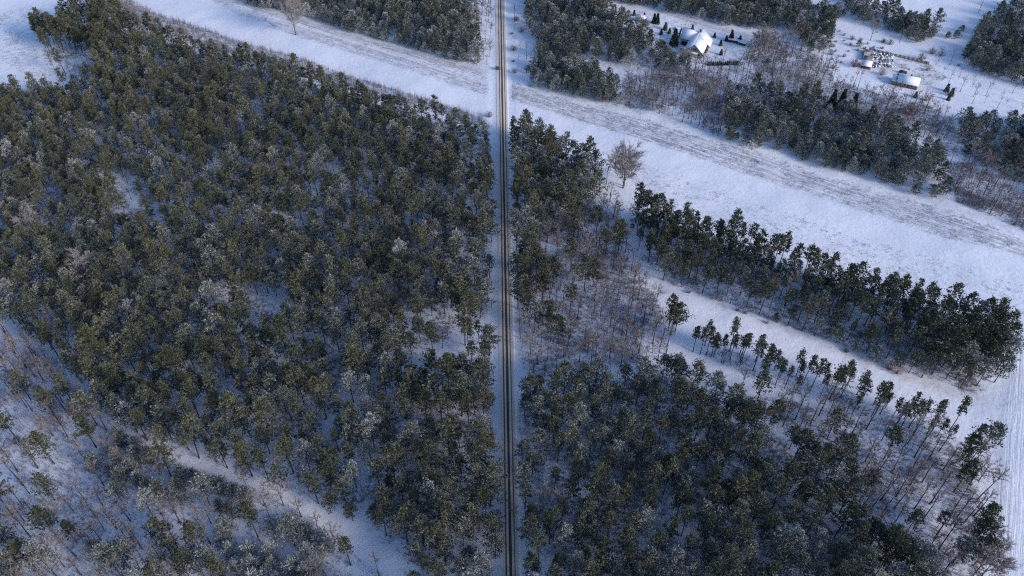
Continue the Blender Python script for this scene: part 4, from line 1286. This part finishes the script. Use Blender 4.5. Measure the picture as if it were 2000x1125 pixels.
def shed(px, py, w, dpt, h, rise, ang, wallm, label, group=None, over=.35):
    x, y = G(px, py)
    z = float(height(np.array([x]), np.array([y]))[0])
    t = thing("shed", (x, y, z), label, "shed", group, ang)
    m1 = MB()
    m1.add([(0, 0, -.3), (w, 0, -.3), (w, dpt, -.3), (0, dpt, -.3), (0, 0, h), (w, 0, h), (w, dpt, h + rise), (0, dpt, h + rise)],
           [(0, 3, 2, 1), (4, 5, 6, 7), (0, 1, 5, 4), (1, 2, 6, 5), (2, 3, 7, 6), (3, 0, 4, 7)])
    part("wall", m1, wallm, t)
    s = rise / dpt
    m2 = MB(); m2.slab([(-over, -over, h - over * s + .02), (w + over, -over, h - over * s + .02), (w + over, dpt + over, h + rise + over * s + .02), (-over, dpt + over, h + rise + over * s + .02)], .20)
    part("roof", m2, "roofsnow", t)
    m3 = MB(); m3.box((w * .35, -.05, 0), (w * .35 + .9, -.004, min(1.9, h - .15))); part("door", m3, "darkroof", t)
    return t


shed(1681, 133, 5.2, 4.6, 1.9, .8, UANG, "redboard", "small shed with patchy white roof between red bush and rubble")
shed(1422, 82, 5.8, 3.2, 1.9, .5, UANG, "redboard", "red-brown garden shed among conifers east of the house")
shed(1441.5, 87, 4.2, 3.0, 1.8, .6, UANG - .15, "teal", "teal lean-to shed beside the red-brown one")
shed(1240, 42, 6.0, 3.6, 2.2, .9, UANG, "timber", "small wooden hut with white roof at the plantation edge")

# roofless ruin and concrete wall behind it
rx, ry = G(1684, 118)
ruin = thing("ruin", (rx, ry, 0), "roofless concrete ruin heaped with snow behind the patchy shed", "ruin", None, UANG)
mb = MB()
mb.box((0, 0, -.2), (5.0, .3, 1.6)); mb.box((0, .303, -.2), (.3, 11.5, 1.9)); mb.box((4.7, .303, -.2), (5.0, 7.0, .9)); mb.box((.303, 11.2, -.2), (5.0, 11.5, 1.4)); mb.box((.303, 4.0, -.2), (4.697, 4.3, 1.3))
part("wall", mb, "concrete", ruin)
mb = MB(); mb.slab([(.32, .32, 1.1), (4.68, .32, 1.1), (4.68, 3.98, 1.0), (.32, 3.98, 1.0)], .2); part("floor_slab", mb, "oldwall", ruin)
w0, w1 = G(1697, 97.5), G(1814, 125)
wl = float(np.linalg.norm(w1 - w0)); wa = math.atan2(*(w1 - w0)[::-1])
wall = thing("concrete_wall", (*w0, 0), "long low grey concrete fence wall behind the rubble yard", "wall", None, wa)
npan = 14
for i in range(npan + 1):
    m1 = MB(); m1.box((wl * i / npan - .12, -.14, -.3), (wl * i / npan + .12, .14, 1.55)); part("post", m1, "concrete", wall)
for i in range(npan):
    m1 = MB(); m1.box((wl * i / npan + .123, -.06, -.3), (wl * (i + 1) / npan - .123, .06, 1.30 + .12 * (i % 3 == 1))); part("panel", m1, "concrete", wall)

# rubble: a heap of snowy junk nobody could count
mb = MB(); rg = np.random.default_rng(9)
for i in range(230):
    cx_, cy_ = G(rg.uniform(1703, 1746), rg.uniform(104, 132))
    a = rg.uniform(0, 3.1); lx, ly, lz = rg.uniform(.3, 1.9), rg.uniform(.2, .8), rg.uniform(.1, .55)
    Mx = Matrix.Translation((cx_, cy_, rg.uniform(0, .25))) @ Matrix.Rotation(a, 4, 'Z') @ Matrix.Rotation(rg.normal(0, .3), 4, 'X')
    mb.box((-lx / 2, -ly / 2, -.1), (lx / 2, ly / 2, lz), int(rg.choice([0, 0, 0, 1, 2, 3])), Mx)
o = link("rubble", mb.mesh("rubble", ["roofsnow", "timber", "oldwall", "concrete"])); o["kind"] = "stuff"; o["label"] = "snow-covered planks and rubble in the yard"

# car
cxp = G(1755.5, 141.8)
car = thing("parked_car", (*cxp, 0), "dark green estate car with snowy roof parked behind the brown cottage", "car", None, H2A + .25)
mb = MB()
prof_c = [(0, .35), (4.4, .35), (4.4, .75), (4.25, .92), (3.3, 1.0), (0.15, 1.02), (0, .8)]
mb.prism(prof_c, -.85, .85)
part("body", mb, "paint", car)
cb_ = MB(); cb_.prism([(.25, 1.023), (3.2, 1.003), (2.55, 1.42), (.55, 1.46)], -.76, .76); part("cabin", cb_, "glass", car)
rs = MB(); rs.box((.6, -.70, 1.463), (2.5, .70, 1.53)); part("roof", rs, "paint", car)
for x in (.85, 3.5):
    for y in (-.87, .87):
        wm = MB(); wm.tube([(x, y - .1, .33), (x, y + .1, .33)], [.33, .33], 14)
        wm.add([(x, y - .1, .33)] + [(x + .33 * math.cos(a), y - .1, .33 + .33 * math.sin(a)) for a in np.linspace(0, 6.283, 14, endpoint=False)], [(0, 1 + i, 1 + (i + 1) % 14) for i in range(14)])
        part("wheel", wm, "black", car)
for y in (-.6, .6):
    hm = MB(); hm.box((4.403, y - .17, .62), (4.43, y + .17, .78)); part("headlight", hm, "white", car)
tr = G(1752, 147.5)
trailer = thing("trailer", (*tr, 0), "small snowy flat trailer beside the parked car", "trailer", None, H2A + .4)
mb = MB(); mb.box((0, -.8, .45), (2.4, .8, .55)); mb.box((0, -.8, .553), (.05, .8, .95)); mb.box((.053, -.8, .553), (2.4, -.75, .95)); mb.box((.053, .75, .553), (2.4, .8, .95)); part("tray", mb, "metal", trailer)
mb = MB(); mb.box((2.403, -.05, .4), (3.6, .05, .5)); part("drawbar", mb, "metal", trailer)
for y in (-.9, .9):
    wm = MB(); wm.tube([(1.1, y - .08, .3), (1.1, y + .08, .3)], [.3, .3], 12); part("wheel", wm, "black", trailer)

# trampoline on the lawn
tx, ty = G(1324, 58)
tramp = thing("trampoline", (tx, ty, float(height(np.array([tx]), np.array([ty]))[0])), "round snow-covered trampoline with blue rim on the lawn", "trampoline")
mb = MB(); mb.cyl((0, 0), 1.7, .80, .92, 24); part("mat", mb, "roofsnow", tramp)
mb = MB(); a = np.linspace(0, 6.283, 25); mb.tube(np.stack([1.85 * np.cos(a), 1.85 * np.sin(a), np.full(25, .82)], 1), .16, 6); part("rim", mb, "blue", tramp)
for i in range(6):
    mb = MB(); mb.cyl((1.85 * math.cos(i * 1.047), 1.85 * math.sin(i * 1.047)), .04, -.2, .8, 6); part("leg", mb, "metal", tramp)


def wire_fence(name, pts, h, step, label, post="metal"):
    P_ = GP(pts)
    t = thing(name, (*P_[0], 0), label, "fence")
    net = MB()
    k = 0
    for a, b in zip(P_[:-1], P_[1:]):
        ln = np.linalg.norm(b - a); n = max(1, int(ln / step))
        q = [a + (b - a) * i / n - P_[0] for i in range(n + 1)]
        zz = [float(height(np.array([v[0] + P_[0][0]]), np.array([v[1] + P_[0][1]]))[0]) for v in q]
        for i in range(n if b is not P_[-1] else n + 1):
            if k < 95:
                m1 = MB(); m1.cyl(q[i], .07, zz[i] - .3, zz[i] + h, 6)
                part("post", m1, post, t)
            k += 1
        for r in (0.25, .6, .98):
            net.tube([(v[0], v[1], z + h * r) for v, z in zip(q, zz)], .028, 3)
        for i in range(n):
            for s in np.linspace(0, 1, 7)[1:-1]:
                v = q[i] + (q[i + 1] - q[i]) * s; z = zz[i] + (zz[i + 1] - zz[i]) * s
                net.add([(v[0] - .02, v[1], z), (v[0] + .02, v[1], z), (v[0], v[1] + .01, z + h)], [(0, 1, 2)])
    part("wire_mesh", net, post, t)


wire_fence("wire_fence", [(1284, 22), (1345, 40), (1400, 57), (1468, 76)], 1.6, 3.5, "wire fence along the lane behind the house")
wire_fence("wire_fence", [(1470, 78), (1443, 126)], 1.7, 2.2, "dark board-like fence down the east side of the garden", "darkroof")
wire_fence("wire_fence", [(1342, 119), (1385, 128), (1442, 127)], 1.3, 3.0, "low fence along the lower edge of the garden")
wire_fence("wire_fence", [(1868, -4), (1925, 12), (1960, 18)], 1.5, 4.0, "wire fence at the edge of the far field")


def pole(px, py, h, label):
    x, y = G(px, py)
    t = thing("utility_pole", (x, y, 0), label, "utility pole", "utility poles")
    m1 = MB(); m1.tube([(0, 0, -.5), (0, 0, h)], [.16, .11], 8); part("shaft", m1, "darkwood", t)
    m1 = MB(); m1.box((-.9, -.06, h - .6), (.9, .06, h - .48)); part("crossarm", m1, "darkwood", t)
    return np.array([x, y, h - .5])


e1 = pole(1911, 24, 9, "wooden utility pole standing in the far snow field")
e0 = pole(1757, 82, 8.5, "wooden utility pole hidden at the hedgerow above the yard")
wr = thing("power_line", tuple(e0), "sagging wire strung from the hedgerow pole across the far field", "wire")
mb = MB(); s = np.linspace(0, 1, 14)
mb.tube(np.stack([(e1 - e0)[j] * s + (0, 0, -1.4)[j] * np.sin(s * math.pi) for j in range(3)], 1), .035, 4)
part("cable", mb, "metal", wr)
# road sign seen from behind
sx_, sy_ = G(991, 5)
sg = thing("road_sign", (sx_, sy_, 0), "teal-backed road sign on a post beside the road at the far end", "road sign")
mb = MB(); mb.cyl((0, 0), .06, -.4, 2.9, 8); part("post", mb, "metal", sg)
mb = MB(); mb.box((-.75, -.13, 2.0), (.75, -.08, 2.9)); part("plate", mb, "teal", sg)

# ------------------------------------------------------------------ daylight
SUN_AZ = np.array([0.86, -0.51]); SUN_AZ /= np.linalg.norm(SUN_AZ)
SUN_EL = R(23)
dirv = Vector((SUN_AZ[0] * math.cos(SUN_EL), SUN_AZ[1] * math.cos(SUN_EL), math.sin(SUN_EL)))
ld = bpy.data.lights.new("sun", 'SUN')
ld.energy = 2.0
ld.angle = R(17)
ld.color = (1.0, 0.90, 0.81)
lo = bpy.data.objects.new("sun", ld)
COL.objects.link(lo)
lo.location = (200, -100, 400)
lo.rotation_euler = dirv.to_track_quat('Z', 'Y').to_euler()
wd = bpy.data.worlds.new("World")
scene.world = wd
wd.use_nodes = True
nt = wd.node_tree
sky = nt.nodes.new("ShaderNodeTexSky")
sky.sky_type = 'NISHITA'
sky.sun_disc = False
sky.sun_elevation = SUN_EL
sky.sun_rotation = math.atan2(SUN_AZ[0], SUN_AZ[1])
sky.air_density = 1.0
sky.ozone_density = 5.0
sky.dust_density = 1.0
nt.links.new(sky.outputs[0], nt.nodes["Background"].inputs["Color"])
nt.nodes["Background"].inputs["Strength"].default_value = 0.14
scene.view_settings.view_transform = 'Standard'
scene.view_settings.look = 'None'
scene.view_settings.exposure = 0.72
scene.view_settings.gamma = 1.0
scene.cycles.max_bounces = 6
scene.cycles.use_denoising = False
scene.cycles.filter_width = 1.15
